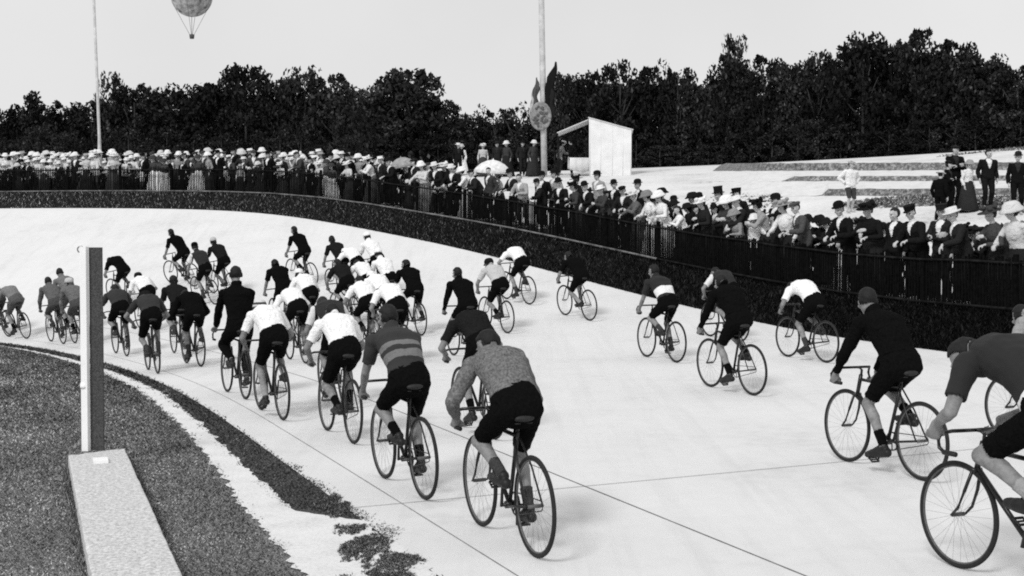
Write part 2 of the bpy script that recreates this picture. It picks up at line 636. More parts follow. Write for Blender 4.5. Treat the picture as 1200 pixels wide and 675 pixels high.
# scruffy tufts on the pale slope
n = 190000
jj = rng.uniform(18 * 3.5, 18 * 8.5, n)
oo = np.where(rng.random(n) < 0.8, rng.uniform(4, 17, n), rng.uniform(24, 31, n))
Pb = interp(OUT, jj); Nb = interp(NO, jj)
nzv = np.array([mnoise.noise(Vector((a * 0.09, b * 0.35, 5))) for a, b in zip(jj, oo)])
k = (nzv > 0.05)
Pb, Nb, oo = Pb[k], Nb[k], oo[k]
Pb[:, 2] = prof(oo, Pb[:, 2]); Pb[:, :2] += Nb * oo[:, None]
sx_, sy_ = proj(Pb)
k = (sx_ + rng.normal(0, 50, len(Pb)) > np.where(sy_ > 226, 950, 860)) & ((sy_ > 228) | (sy_ < 192))
Pb = Pb[k]; n = len(Pb)
blades('slope_grass', Pb, rng.uniform(0.03, 0.10, n), rng.uniform(0.04, 0.12, n), np.where(rng.random(n) < 0.7, rng.uniform(0.04, 0.2, n), rng.uniform(0.2, 0.5, n)), m_blade, 1.2)

# ------------------------------------------------------------------ terraces cut into the bank on the right
m_sod = ground_mat('sod_riser', [(0.36, 0.05), (0.5, 0.14), (0.62, 0.38)], 8.0, 30.0, 0.5)
m_tread = ground_mat('terrace_tread', [(0.35, 0.52), (0.5, 0.64), (0.7, 0.7)], 3.0, 25.0, 0.5)
# one stepped sheet: sod risers with sloping earth treads between them
cols = np.arange(835, 1245, 8.0)
rows = [[] for _ in range(8)]
for px in cols:
    bl = np.clip((px - 835) / 60, 0, 1)
    wob = mnoise.noise(Vector((px * 0.03, 1, 4)))
    jb = lambda s_: mnoise.noise(Vector((px * 0.11, s_, 7))) * 0.8
    on = [np.clip((px - q) / 7, 0, 1) for q in (962, 920, 838)]
    dy = (px - 960) * -0.004
    ys_ = []
    for (b0, t0), o_n in zip(((229.5, 221.5), (212.5, 206.5), (200, 191)), on):
        ys_ += [b0 + dy + jb(b0), b0 + dy + (t0 - b0) * o_n + jb(t0)]
    dA = float((hit(px, ys_[0]) - CAM) @ FW)
    st_ = dA
    for i_, y in enumerate(ys_):
        dg = float((hit(px, y) - CAM) @ FW)
        if i_ > 0: st_ += 0.15 if i_ % 2 else 2.0 + 0.3 * wob
        d_i = dg * (1 - bl) + min(st_, dg) * bl
        rows[i_ + 1].append(CAM + ray(px, y) * (d_i - 0.02))
    lo = rows[1][-1].copy(); lo[2] -= 0.4; rows[0].append(lo)
    bk = rows[6][-1].copy(); bk[:2] += ray(px, 190)[:2] * 3.0; bk[2] = gz(bk[0], bk[1]) - 0.15; rows[7].append(bk)
n = len(cols); v = np.concatenate([np.array(r_) for r_ in rows]); f = []; mi = []
for r_ in range(7):
    for i in range(n - 1):
        f.append((r_ * n + i, r_ * n + i + 1, (r_ + 1) * n + i + 1, (r_ + 1) * n + i)); mi.append([0, 0, 1, 0, 1, 0, 1][r_])
me = bpy.data.meshes.new('terrace')
me.from_pydata(v.tolist(), [], f); me.polygons.foreach_set('material_index', mi); me.update()
tag(new_obj('terrace', me, [m_sod, m_tread]), kind='structure')

# ------------------------------------------------------------------ fence
m_fence = mat('dark_paling', 0.005, 1.0, 0.5, 12.0, spec=0.02)
m_rail = mat('weathered_rail', 0.014, 1.0, 0.6, 6.0, spec=0.02)
m_railb = mat('pale_rail', 0.16, 0.85, 0.7, 3.0)
fence = empty('picket_fence', tuple(OUT[18 * 8] + np.array([*(NO[18 * 8] * 1.5), 0.6])))
tag(fence, 'long dark picket fence curving along the top of the outer bank', 'fence')
FO = 1.5
arc = OUT.copy(); arc[:, :2] += NO * FO; arc[:, 2] = prof(np.full(len(arc), FO), OUT[:, 2])
cum = np.concatenate([[0], np.cumsum(np.linalg.norm(np.diff(arc[:, :2], axis=0), axis=1))])


def at_arc(s):
    return np.array([np.interp(s, cum, arc[:, c]) for c in range(3)])


def arc_n(s):
    v = np.array([np.interp(s, cum, NO[:, c]) for c in range(2)])
    return v / np.linalg.norm(v)


s0, s1 = cum[18 * 3], cum[int(18 * 13.3)]
BAY = 2.4
nb = int((s1 - s0) / BAY)
inv = fence.matrix_world
fl = np.array(fence.location)
for b in range(nb):
    sa, sb = s0 + b * BAY, s0 + (b + 1) * BAY
    pm = MB()
    q = sa + 0.06
    pw = 0.050 if proj(at_arc(sa))[0] > 560 else 0.034
    while q < sb - 0.03:
        p = at_arc(q); n_ = arc_n(q); a_ = math.atan2(n_[1], n_[0])
        hh = 1.0 + random.uniform(-0.05, 0.05)
        dx = random.uniform(-0.012, 0.012) + (0.05 if random.random() < 0.03 else 0)
        pm.box(p - fl + [0, 0, hh / 2 + 0.02], (0.016, pw, hh), a_ + random.uniform(-.25, .25))
        q += 0.078 + dx
    pm.build('picket_panel', m_fence, fence, smooth=False)
    pa, pb = at_arc(sa), at_arc(sb)
    na = np.array([*arc_n(sa), 0]) * -0.025
    t_ = MB(); t_.tube([pa - fl + na + [0, 0, 0.93], at_arc((sa + sb) / 2) - fl + na + [0, 0, 0.93 + random.uniform(-.02, .02)], pb - fl + na + [0, 0, 0.93]], 0.026, 6)
    t_.build('top_rail', m_rail, fence)
    t_ = MB(); t_.tube([pa - fl + na + [0, 0, 0.10], pb - fl + na + [0, 0, 0.10]], 0.03, 6)
    t_.build('bottom_rail', m_railb if proj(pa)[0] < 800 else m_rail, fence)
    po = MB(); po.box(pa - fl - na * 0.6 + [0, 0, 0.52], (0.07, 0.08, 1.14), math.atan2(na[1], na[0]))
    po.build('post', m_fence, fence, smooth=False)


# ------------------------------------------------------------------ bodies
def ik(a, b, l1, l2, pole):
    a, b = np.asarray(a, float), np.asarray(b, float)
    d = b - a; L = np.linalg.norm(d)
    L_ = min(L, (l1 + l2) * 0.995)
    u = d / L
    x = (l1**2 - l2**2 + L_**2) / (2 * L_)
    h = math.sqrt(max(l1**2 - x**2, 0))
    p = np.asarray(pole, float); p = p - u * (p @ u); p /= np.linalg.norm(p)
    return a + u * x + p * h


class Body:
    def __init__(s):
        s.mb = MB(); s.seg = []

    def cap(s, name, p0, r0, p1, r1, side=0):
        s.mb.capsule(p0, r0, p1, r1)
        s.seg.append((name, np.asarray(p0, float), np.asarray(p1, float), r0, r1, side))

    def mark(s, name, p0, r0, p1, r1, side=0):
        s.seg.append((name, np.asarray(p0, float), np.asarray(p1, float), r0, r1, side))

    def torso(s, pts, wd, right=(1, 0, 0)):
        pts = [np.asarray(p, float) for p in pts]
        an = np.linspace(0, 2 * math.pi, 18, endpoint=False)
        rings = []
        rt = np.asarray(right, float)
        for i, p in enumerate(pts):
            t = pts[min(i + 1, len(pts) - 1)] - pts[max(i - 1, 0)]; t /= np.linalg.norm(t)
            b = np.cross(t, rt); b /= np.linalg.norm(b)
            w, d = wd[i]
            ca, sa = np.cos(an), np.sin(an)
            ca = np.sign(ca) * np.abs(ca) ** 0.85; sa = np.sign(sa) * np.abs(sa) ** 0.85
            rings.append(p + np.outer(ca * w, rt) + np.outer(sa * d, b))
        s.mb.rings(rings)

    def head(s, c, M, k=1.0):
        c = np.asarray(c, float); M = np.asarray(M)
        s.hc, s.hM, s.hk = c, M, k
        E = lambda o, ax, rot=None: s.mb.ellipsoid(c + M @ (np.array(o) * k), np.array(ax) * k, M if rot is None else M @ rot)
        E((0, -0.012, 0.025), (0.077, 0.096, 0.095))
        E((0, 0.018, -0.04), (0.062, 0.072, 0.075))
        E((0, 0.05, -0.085), (0.038, 0.036, 0.03))           # chin
        E((0, 0.083, 0.022), (0.052, 0.016, 0.014))           # brow
        E((0, 0.098, -0.018), (0.013, 0.02, 0.026), rotx(R(18)))  # nose
        E((0, 0.100, -0.030), (0.018, 0.014, 0.011))
        E((0, 0.084, -0.058), (0.026, 0.012, 0.012))          # mouth
        for q in (-1, 1):
            E((0.048 * q, 0.066, -0.028), (0.022, 0.02, 0.022))   # cheek
            E((0.08 * q, -0.008, -0.012), (0.010, 0.022, 0.034))  # ear
        s.mark('head', c - M @ np.array([0, 0, 0.05]), 0.08, c + M @ np.array([0, 0, 0.04]), 0.09)

    def hand(s, wr, d, nrm, curl, side):
        """wr wrist, d direction to knuckles, nrm palm normal; curl in degrees per phalanx"""
        wr = np.asarray(wr, float); d = np.asarray(d, float) / np.linalg.norm(d)
        nrm = np.asarray(nrm, float); nrm = nrm - d * (nrm @ d); nrm /= np.linalg.norm(nrm)
        sd = np.cross(d, nrm) * side
        lens = (0.036, 0.041, 0.039, 0.031)
        for i in range(4):
            o = (i - 1.5) * 0.0205
            kn = wr + d * (0.088 - abs(i - 1.2) * 0.004) + sd * o
            s.cap('hand', wr + sd * o * 0.6, 0.015, kn, 0.012, side)
            p, dd = kn, d
            a = 0
            for ph, m_ in enumerate((1.0, 0.72, 0.6)):
                a += curl
                dd = d * math.cos(R(a)) + nrm * math.sin(R(a)) + sd * o * 0.9
                dd /= np.linalg.norm(dd)
                q = p + dd * lens[i] * m_
                s.cap('hand', p, 0.0105 - ph * 0.001, q, 0.0098 - ph * 0.001, side)
                p = q
        t0 = wr + d * 0.03 - sd * 0.03
        t1 = t0 + (d * 0.6 - sd * 0.55 + nrm * 0.45) * 0.042
        t2 = t1 + (d * 0.8 - sd * 0.05 + nrm * 0.6) * 0.034
        s.cap('hand', t0, 0.015, t1, 0.012, side)
        s.cap('hand', t1, 0.0115, t2, 0.0095, side)

    def arm(s, sh, wr, pole, side, l1=0.30, l2=0.275, hd=None, nrm=(0, 0, -1), curl=35, k=1.0):
        el = ik(sh, wr, l1, l2, pole)
        s.cap('upper_arm', sh, 0.056 * k, sh + (el - sh) * 0.45, 0.05 * k, side); s.seg.pop()
        s.cap('upper_arm', sh + (el - sh) * 0.4, 0.05 * k, el, 0.04 * k, side); s.seg.pop()
        s.mark('upper_arm', sh, 0.055 * k, el, 0.041 * k, side)
        fm = el + (np.asarray(wr) - el) * 0.3
        s.cap('forearm', el, 0.04 * k, fm, 0.042 * k, side); s.seg.pop()
        s.cap('forearm', fm, 0.042 * k, wr, 0.027 * k, side); s.seg.pop()
        s.mark('forearm', el, 0.042 * k, wr, 0.027 * k, side)
        d = (np.asarray(wr) - el) if hd is None else np.asarray(hd, float)
        s.hand(wr, d, nrm, curl, side)

    def leg(s, hp, ank, toe, pole, side, l1=0.43, l2=0.42, k=1.0):
        kn = ik(hp, ank, l1, l2, pole)
        s.cap('thigh', hp, 0.092 * k, hp + (kn - hp) * 0.5, 0.075 * k, side); s.seg.pop()
        s.cap('thigh', hp + (kn - hp) * 0.5, 0.075 * k, kn, 0.053 * k, side); s.seg.pop()
        s.mark('thigh', hp, 0.09 * k, kn, 0.054 * k, side)
        ank = np.asarray(ank, float)
        u = (ank - kn) / np.linalg.norm(ank - kn)
        back = np.asarray(pole, float) * -1; back = back - u * (back @ u); back /= np.linalg.norm(back)
        cf = kn + (ank - kn) * 0.32 + back * 0.016
        s.cap('shin', kn, 0.052 * k, cf, 0.054 * k, side); s.seg.pop()
        s.cap('shin', cf, 0.054 * k, ank, 0.033 * k, side); s.seg.pop()
        s.mark('shin', kn, 0.054 * k, ank, 0.034 * k, side)
        toe = np.asarray(toe, float)
        fd = toe - ank; fd[2] = 0; fd /= (np.linalg.norm(fd) + 1e-9)
        dn = (toe - ank); dn = dn / np.linalg.norm(dn)
        heel = ank - fd * 0.045 + np.array([0, 0, -0.045])
        ball = ank + (toe - ank) * 0.68 + np.array([0, 0, -0.012])
        s.cap('foot', heel, 0.034, ball, 0.036, side)
        s.cap('foot', ank, 0.036, ball, 0.032, side)
        s.cap('foot', ball, 0.035, toe, 0.024, side)

    def finish(s, voxel, smooth=3):
        me = s.mb.mesh('raw')
        o = bpy.data.objects.new('raw', me); COL.objects.link(o)
        m = o.modifiers.new('r', 'REMESH'); m.mode = 'VOXEL'; m.voxel_size = voxel
        m2 = o.modifiers.new('s', 'SMOOTH'); m2.factor = 0.5; m2.iterations = smooth
        dg = bpy.context.evaluated_depsgraph_get()
        out = bpy.data.meshes.new_from_object(o.evaluated_get(dg))
        bpy.data.objects.remove(o); bpy.data.meshes.remove(me)
        s.me = out
        nv = len(out.vertices)
        co = np.empty(nv * 3); out.vertices.foreach_get('co', co); s.co = co.reshape(-1, 3)
        nr = np.empty(nv * 3); out.vertex_normals.foreach_get('vector', nr); s.nr = nr.reshape(-1, 3)
        nf = len(out.polygons)
        li = np.empty(len(out.loops), dtype=np.int64); out.loops.foreach_get('vertex_index', li)
        ls = np.empty(nf, dtype=np.int64); out.polygons.foreach_get('loop_start', ls)
        lt = np.empty(nf, dtype=np.int64); out.polygons.foreach_get('loop_total', lt)
        s.faces = [tuple(li[a:a + b]) for a, b in zip(ls, lt)]
        s.li, s.ls, s.lt = li, ls, lt
        best = np.full(nv, 1e9); s.sid = np.zeros(nv, int); s.st = np.zeros(nv)
        for k, (nm, p0, p1, r0, r1, side) in enumerate(s.seg):
            d = p1 - p0
            t = np.clip(((s.co - p0) @ d) / (d @ d + 1e-12), 0, 1)
            q = np.linalg.norm(s.co - (p0 + t[:, None] * d), axis=1) - (r0 + (r1 - r0) * t)
            b = q < best
            best = np.where(b, q, best); s.sid = np.where(b, k, s.sid); s.st = np.where(b, t, s.st)
        s.nm = np.array([x[0] for x in s.seg])[s.sid]
        s.sd = np.array([x[5] for x in s.seg])[s.sid]
        fcx = s.co[np.minimum(li[ls], nv - 1)]
        if hasattr(s, 'hc'):
            loc = (fcx - s.hc) @ s.hM / s.hk
            mi = np.zeros(nf, int)
            for q in (-1, 1):
                e = np.abs((loc - np.array([0.031 * q, 0.085, 0.004])) / np.array([0.015, 0.05, 0.0085]))
                mi[(e**2).sum(1) < 1] = 1
            e = np.abs((loc - np.array([0, 0.095, -0.058])) / np.array([0.024, 0.05, 0.006]))
            mi[(e**2).sum(1) < 1] = 2
            out.polygons.foreach_set('material_index', mi.astype(np.int32))
        out.polygons.foreach_set('use_smooth', np.ones(nf, bool))
        out.update()
        return out

    def shell(s, name, mask, th, fold=0.005, fscale=11.0, flare=None):
        """a garment: the part of the skin under MASK, pushed out by TH, with a turned-in hem"""
        keep = [f for f in s.faces if all(mask[i] for i in f)]
        if not keep:
            return None
        used = np.unique(np.concatenate([np.array(f) for f in keep]))
        rem = -np.ones(len(s.co), int); rem[used] = np.arange(len(used))
        nrm = s.nr[used]
        co = s.co[used].copy()
        fl = np.array([mnoise.noise(Vector(c * fscale)) + 0.5 * mnoise.noise(Vector(c * fscale * 2.3)) for c in co]) * fold
        co = co + nrm * (th + fl)[:, None]
        if flare is not None:
            co = flare(co)
        F2 = [tuple(int(rem[i]) for i in f) for f in keep]
        ed = {}
        for f in F2:
            for a, b in zip(f, f[1:] + f[:1]):
                ed[(a, b)] = 1
        bd = [(a, b) for (a, b) in ed if (b, a) not in ed]
        bv = sorted({a for e in bd for a in e})
        nb_ = {a: len(co) + i for i, a in enumerate(bv)}
        inner = np.array([co[a] - nrm[a] * (th + 0.006) for a in bv]) if bv else np.zeros((0, 3))
        allv = np.concatenate([co, inner])
        F2 += [(b, a, nb_[a], nb_[b]) for a, b in bd]
        me = bpy.data.meshes.new(name)
        me.from_pydata(allv.tolist(), [], F2)
        me.polygons.foreach_set('use_smooth', [True] * len(F2))
        me.update()
        return me


m_skin = mat('skin', 0.46, 0.6, 0.25, 18.0)
m_eye = mat('eye_shade', 0.03, 0.5, 0.2, 10.0)
m_lip = mat('lip', 0.2, 0.6, 0.2, 10.0)
SKINS = [m_skin, m_eye, m_lip]
RSKINS = [mat('tanned_skin', 0.21, 0.6, 0.35, 16.0), m_eye, m_lip]


def add_mats(me, ms):
    for m in ms:
        me.materials.append(m)
    return me


# ------------------------------------------------------------------ riders
def make_rider(pose, phase):
    B = Body()
    Hc = np.array([0, -0.17, 0.99])
    S, Hd, pit = {'low': ((0, 0.27, 1.275), (0, 0.445, 1.345), -22), 'mid': ((0, 0.20, 1.37), (0, 0.325, 1.515), -12),
                  'up': ((0, 0.05, 1.48), (0, 0.12, 1.69), -4), 'crouch': ((0, 0.32, 1.225), (0, 0.475, 1.21), -48)}[pose]
    S = np.array(S) + [random.uniform(-0.02, 0.02), random.uniform(-0.03, 0.02), random.uniform(-0.03, 0.03)]
    Hd = np.array(Hd) + (S - np.array({'low': (0, 0.27, 1.275), 'mid': (0, 0.20, 1.37), 'up': (0, 0.05, 1.48), 'crouch': (0, 0.32, 1.225)}[pose])) + [random.uniform(-0.025, 0.025), 0.0, random.uniform(-0.05, 0.02)]
    pit += random.uniform(-14, 8)
    u = (S - Hc) / np.linalg.norm(S - Hc)
    bk = np.cross(np.array([1.0, 0, 0]), u)            # up/back normal of the spine
    if bk[2] < 0 and pose == 'low': bk = -bk
    bk = np.array([0, -u[2], u[1]])
    P = lambda t, b: Hc + (S - Hc) * t + bk * b
    hump = {'crouch': 0.085, 'low': 0.055, 'mid': 0.045, 'up': 0.02}[pose]
    B.torso([P(-0.24, -0.02), P(-0.14, -0.01), P(0.05, 0.01), P(0.3, hump * 0.6), P(0.55, hump), P(0.8, hump * 0.9), P(0.98, hump * 0.35), P(1.08, 0.0)],
            [(0.10, 0.07), (0.16, 0.11), (0.172, 0.122), (0.152, 0.108), (0.168, 0.122), (0.185, 0.125), (0.16, 0.095), (0.07, 0.06)])
    B.mark('torso', P(0.0, 0.0), 0.15, P(1.02, hump * 0.5), 0.13)
    for q in (-0.09, 0.09):
        B.mark('torso', P(0.05, 0.01) + [q, 0, 0], 0.11, P(0.9, hump * 0.6) + [q, 0, 0], 0.11)
    nb_ = P(1.0, 0.02)
    M = rotz(R(random.uniform(-28, 28))) @ rotx(R(pit))
    B.cap('neck', nb_, 0.062, Hd + M @ np.array([0, -0.02, -0.05]), 0.055)
    B.head(Hd, M)
    up = pose == 'up'
    for sgn in (-1, 1):
        sh = P(0.93, 0.0) + np.array([0.185 * sgn, 0.01, -0.01])
        B.cap('upper_arm', P(0.9, 0.0) + np.array([0.12 * sgn, 0, 0]), 0.075, sh, 0.06, sgn)
        B.seg.pop()
        if up:
            wr = np.array([0.20 * sgn, 0.40, 0.955]); hd = (0, 0.9, -0.15); nm = (0, -0.1, -1)
        else:
            wr = np.array([0.222 * sgn, 0.475, 0.86]); hd = (0.02 * sgn, 0.35, -0.9); nm = (-0.6 * sgn, 0.75, 0.2)
        B.arm(sh, wr, (random.uniform(0.45, 1.0) * sgn, -0.5, random.uniform(-0.7, -0.1)), sgn, hd=hd, nrm=nm, curl=52)
        a = phase if sgn > 0 else phase + math.pi
        ped = np.array([0.125 * sgn, 0.17 * math.sin(a), 0.28 - 0.17 * math.cos(a)])
        drop = 0.10 + 0.03 * math.cos(a)
        B.leg(Hc + np.array([0.09 * sgn, 0.01, -0.03]), ped + np.array([-0.012 * sgn, -0.135, drop]), ped + np.array([0.0, 0.075, 0.035]),
              (0.12 * sgn, 1, 0.45), sgn, l1=0.445, l2=0.43)
    B.finish(0.0095)
    nm, st, sd = B.nm, B.st, B.sd
    g = {}
    tt = ((B.co - Hc) @ (S - Hc)) / ((S - Hc) @ (S - Hc))
    isleg = nm == 'thigh'
    hem = 0.13 + 0.03 * np.sin(B.co[:, 0] * 20)
    jersey = ((nm == 'torso') & (tt > hem)) | ((nm == 'upper_arm') & (st < 0.72))
    jerseyl = ((nm == 'torso') & (tt > hem)) | (nm == 'upper_arm') | ((nm == 'forearm') & (st < 0.93))
    shorts = ((nm == 'torso') & (tt <= hem + 0.05)) | ((nm == 'thigh') & (st < 0.82))
    trous = ((nm == 'torso') & (tt <= hem + 0.05)) | (nm == 'thigh') | ((nm == 'shin') & (st < 0.93))
    g['jersey'] = B.shell('jersey', jersey, 0.014, 0.013, 8.0)
    g['long_jersey'] = B.shell('jersey', jerseyl, 0.015, 0.014, 8.0)
    g['shorts'] = B.shell('shorts', shorts, 0.014, 0.010)
    g['trousers'] = B.shell('trousers', trous, 0.016, 0.012)
    for sgn, s_ in ((-1, 'l'), (1, 'r')):
        g['sock_' + s_] = B.shell('sock', (sd == sgn) & ((nm == 'shin') & (st > 0.62)), 0.006, 0.003)
        g['shoe_' + s_] = B.shell('shoe', (sd == sgn) & (nm == 'foot'), 0.008, 0.001)
    loc = (B.co - B.hc) @ B.hM
    hair = (nm == 'head') & (loc[:, 2] > -0.045) & ((loc[:, 2] > 0.052 + 0.25 * np.clip(loc[:, 1], -1, 0.07)) | (loc[:, 1] < -0.015))
    g['hair'] = B.shell('hair', hair, 0.008, 0.005, 30)
    # close-fitting cap with a short peak
    capm = MB()
    prof_ = [(0.112, 0.0), (0.116, 0.02), (0.108, 0.06), (0.085, 0.095), (0.045, 0.112), (0.008, 0.116)]
    capm.lathe([(a * 0.87, b) for a, b in prof_], B.hc + M @ np.array([0, -0.008, 0.035]), 20, M @ rotx(R(8)) @ np.diag([0.95, 1.12, 1.0]))
    capm.ellipsoid(B.hc + M @ np.array([0, 0.11, 0.04]), (0.062, 0.05, 0.008), M @ rotx(R(-14)))
    g['cap'] = capm.mesh('cap')
    # straw or padded striped cap: same shape with a band
    add_mats(B.me, RSKINS)
    g['body'] = B.me
    for k in g:
        if k != 'body' and g[k] is not None:
            g[k].materials.append(cloth(0.02))
    return g


PH = {'RD': 0.25, 'LD': 0.25 + math.pi, 'RF': 1.5, 'LF': 1.5 + math.pi}
RP = {}
RIX = [0]


def rider_proto(pose, ph):
    RIX[0] += 1
    key = (pose, ph, RIX[0] % 2)
    if key not in RP:
        RP[key] = make_rider(pose, PH[ph])
    return RP[key]


def child(name, me, m, parent):
    o = bpy.data.objects.new(name, me)
    COL.objects.link(o)
    o.parent = parent
    if m is not None:
        o.material_slots[0].link = 'OBJECT'
        o.material_slots[0].material = m
    return o


# ------------------------------------------------------------------ bicycle parts (shared meshes)
m_black = mat('black_enamel', 0.012, 0.35, 0.2, 20.0, spec=0.4)
m_tyre = mat('dark_rubber', 0.02, 0.8, 0.3, 60.0)
m_steel = mat('nickel', 0.3, 0.35, 0.2, 30.0, metallic=0.8)
m_leather = mat('leather', 0.02, 0.6, 0.3, 30.0)
m_rim = mat('wood_rim', 0.10, 0.6, 0.3, 20.0)
RA, FA, WR = -0.46, 0.61, 0.335


def bike_meshes():
    g = {}
    b = MB()
    BB = (0, 0, 0.28)
    b.tube([BB, (0, -0.175, 0.83)], 0.016); b.tube([(0, -0.165, 0.795), (0, 0.415, 0.815)], 0.0155)
    b.tube([(0, 0.452, 0.69), BB], 0.017); b.tube([(0, 0.405, 0.86), (0, 0.462, 0.64)], 0.019)
    b.tube([(-0.035, 0, 0.28), (0.035, 0, 0.28)], 0.028)
    for q in (-1, 1):
        b.tube([(0.03 * q, -0.03, 0.28), (0.05 * q, -0.15, 0.30), (0.062 * q, RA, WR + 0.015)], 0.010, 6)
        b.tube([(0.018 * q, -0.165, 0.79), (0.05 * q, -0.30, 0.60), (0.062 * q, RA, WR + 0.015)], 0.008, 6)
    b.tube([(0, -0.17, 0.82), (0, -0.19, 0.905)], 0.013)
    g['frame'] = add_mats(b.mesh('frame'), [m_black])
    b = MB()
    for q in (-1, 1):
        b.tube([(0.035 * q, 0.458, 0.665), (0.055 * q, 0.50, 0.53), (0.06 * q, 0.55, 0.41), (0.06 * q, FA, WR + 0.015)], [0.012, 0.012, 0.010, 0.008], 6)
    b.tube([(-0.04, 0.458, 0.668), (0.04, 0.458, 0.668)], 0.016, 6)
    g['fork'] = add_mats(b.mesh('fork'), [m_black])
    b = MB()
    b.tube([(0, 0.402, 0.85), (0, 0.395, 0.905), (0, 0.43, 0.925), (0, 0.47, 0.925)], 0.012, 8)
    for q in (-1, 1):
        b.tube([(0, 0.47, 0.925), (0.10 * q, 0.475, 0.925), (0.17 * q, 0.50, 0.922), (0.205 * q, 0.55, 0.905), (0.215 * q, 0.575, 0.86), (0.218 * q, 0.56, 0.81), (0.22 * q, 0.51, 0.785), (0.22 * q, 0.43, 0.785)], 0.0125, 8)
    g['handlebar'] = add_mats(b.mesh('handlebar'), [m_black])
    b = MB()
    b.tube([(0, 0.52, 0.786), (0, 0.41, 0.786)], 0.017, 8)
    g['grip'] = add_mats(b.mesh('grip'), [m_leather])
    b = MB()
    an = np.linspace(0, 2 * math.pi, 16, endpoint=False)
    rings = []
    for y, w, h, z in ((0.03, 0.012, 0.012, 0.0), (0.0, 0.022, 0.016, 0.0), (-0.08, 0.032, 0.02, 0.002), (-0.15, 0.065, 0.026, 0.008), (-0.22, 0.088, 0.03, 0.016), (-0.26, 0.07, 0.024, 0.016), (-0.275, 0.03, 0.01, 0.016)):
        rings.append(np.stack([np.cos(an) * w, np.full(16, y - 0.06), np.sin(an) * h + 0.925 + z], 1))
    b.rings(rings)
    for q in (-1, 1):
        b.tube([(0.02 * q, -0.09, 0.905), (0.03 * q, -0.2, 0.893), (0.05 * q, -0.28, 0.90)], 0.005, 5)
        b.torus((0.045 * q, -0.285, 0.905), 0.02, 0.004, 'z', 12, 5)
    g['saddle'] = add_mats(b.mesh('saddle'), [m_leather])
    b = MB()  # crankset about the bottom bracket; right arm pointing down
    b.torus((0.045, 0, 0), 0.082, 0.006, 'x', 30, 6)
    for k in range(5):
        a = k * 2 * math.pi / 5
        b.tube([(0.045, 0, 0), (0.045, 0.08 * math.cos(a), 0.08 * math.sin(a))], 0.006, 5)
    b.tube([(-0.06, 0, 0), (0.06, 0, 0)], 0.013, 8)
    b.tube([(0.062, 0, 0.01), (0.07, 0, -0.17)], [0.013, 0.009], 6); b.tube([(-0.062, 0, -0.01), (-0.07, 0, 0.17)], [0.013, 0.009], 6)
    g['crankset'] = add_mats(b.mesh('crankset'), [m_black])
    b = MB()
    b.tube([(0.07, 0, 0), (0.165, 0, 0)], 0.007, 6)
    for y in (-0.03, 0.03):
        b.box((0.122, y, 0), (0.085, 0.008, 0.016))
    b.box((0.085, 0, 0), (0.008, 0.06, 0.012)); b.box((0.16, 0, 0), (0.008, 0.06, 0.012))
    g['pedal'] = add_mats(b.mesh('pedal', False), [m_black])
    b = MB()  # chain: two runs round ring and cog
    lp = []
    for k in range(9):
        a = -math.pi / 2 + math.pi * k / 8
        lp.append((0.045, 0.085 * math.cos(a), 0.28 + 0.085 * math.sin(a)))
    for k in range(7):
        a = math.pi / 2 + math.pi * k / 6
        lp.append((0.045, RA + 0.036 * math.cos(a), WR + 0.015 + 0.036 * math.sin(a)))
    lp.append(lp[0])
    b.tube(lp, 0.0045, 5)
    g['chain'] = add_mats(b.mesh('chain'), [m_black])
    b = MB()
    b.torus((0, 0, 0), 0.318, 0.008, 'x', 56, 6)
    b.tube([(-0.05, 0, 0), (0.05, 0, 0)], 0.014, 8)
    for k in range(28):
        a = 2 * math.pi * k / 28; q = 0.022 if k % 2 else -0.022; t = a + (0.22 if k % 4 < 2 else -0.22)
        b.tube([(q, 0.015 * math.cos(t), 0.015 * math.sin(t)), (0, 0.318 * math.cos(a), 0.318 * math.sin(a))], 0.0008, 3)
    g['wheel'] = add_mats(b.mesh('wheel'), [m_rim])
    b = MB(); b.torus((0, 0, 0), WR, 0.0165, 'x', 72, 8)
    g['tyre'] = add_mats(b.mesh('tyre'), [m_tyre])
    return g


BK = bike_meshes()


def make_bike(M, phase, label):
    r = empty('bicycle')
    r.matrix_world = M
    tag(r, label, 'bicycle', 'racing bicycles on the track')
    for nm in ('frame', 'fork', 'saddle', 'chain'):
        child(nm, BK[nm], None, r)
    hb = child('handlebar', BK['handlebar'], None, r)
    for q in (-0.22, 0.22):
        child('grip', BK['grip'], None, hb).location = (q, 0, 0)
    ck = child('crankset', BK['crankset'], None, r)
    ck.location = (0, 0, 0.28); ck.rotation_euler = (phase, 0, 0)
    for sgn in (1, -1):
        p = child('pedal', BK['pedal'], None, ck)
        p.location = (0, 0, -0.17 * sgn)
        p.rotation_euler = (-phase, 0, 0 if sgn > 0 else math.pi)
    for y in (RA, FA):
        w = child('wheel', BK['wheel'], None, r)
        w.location = (0, y, WR + 0.0165)
        w.rotation_euler = (random.uniform(0, 6), 0, 0)
        child('tyre', BK['tyre'], None, w)
    return r


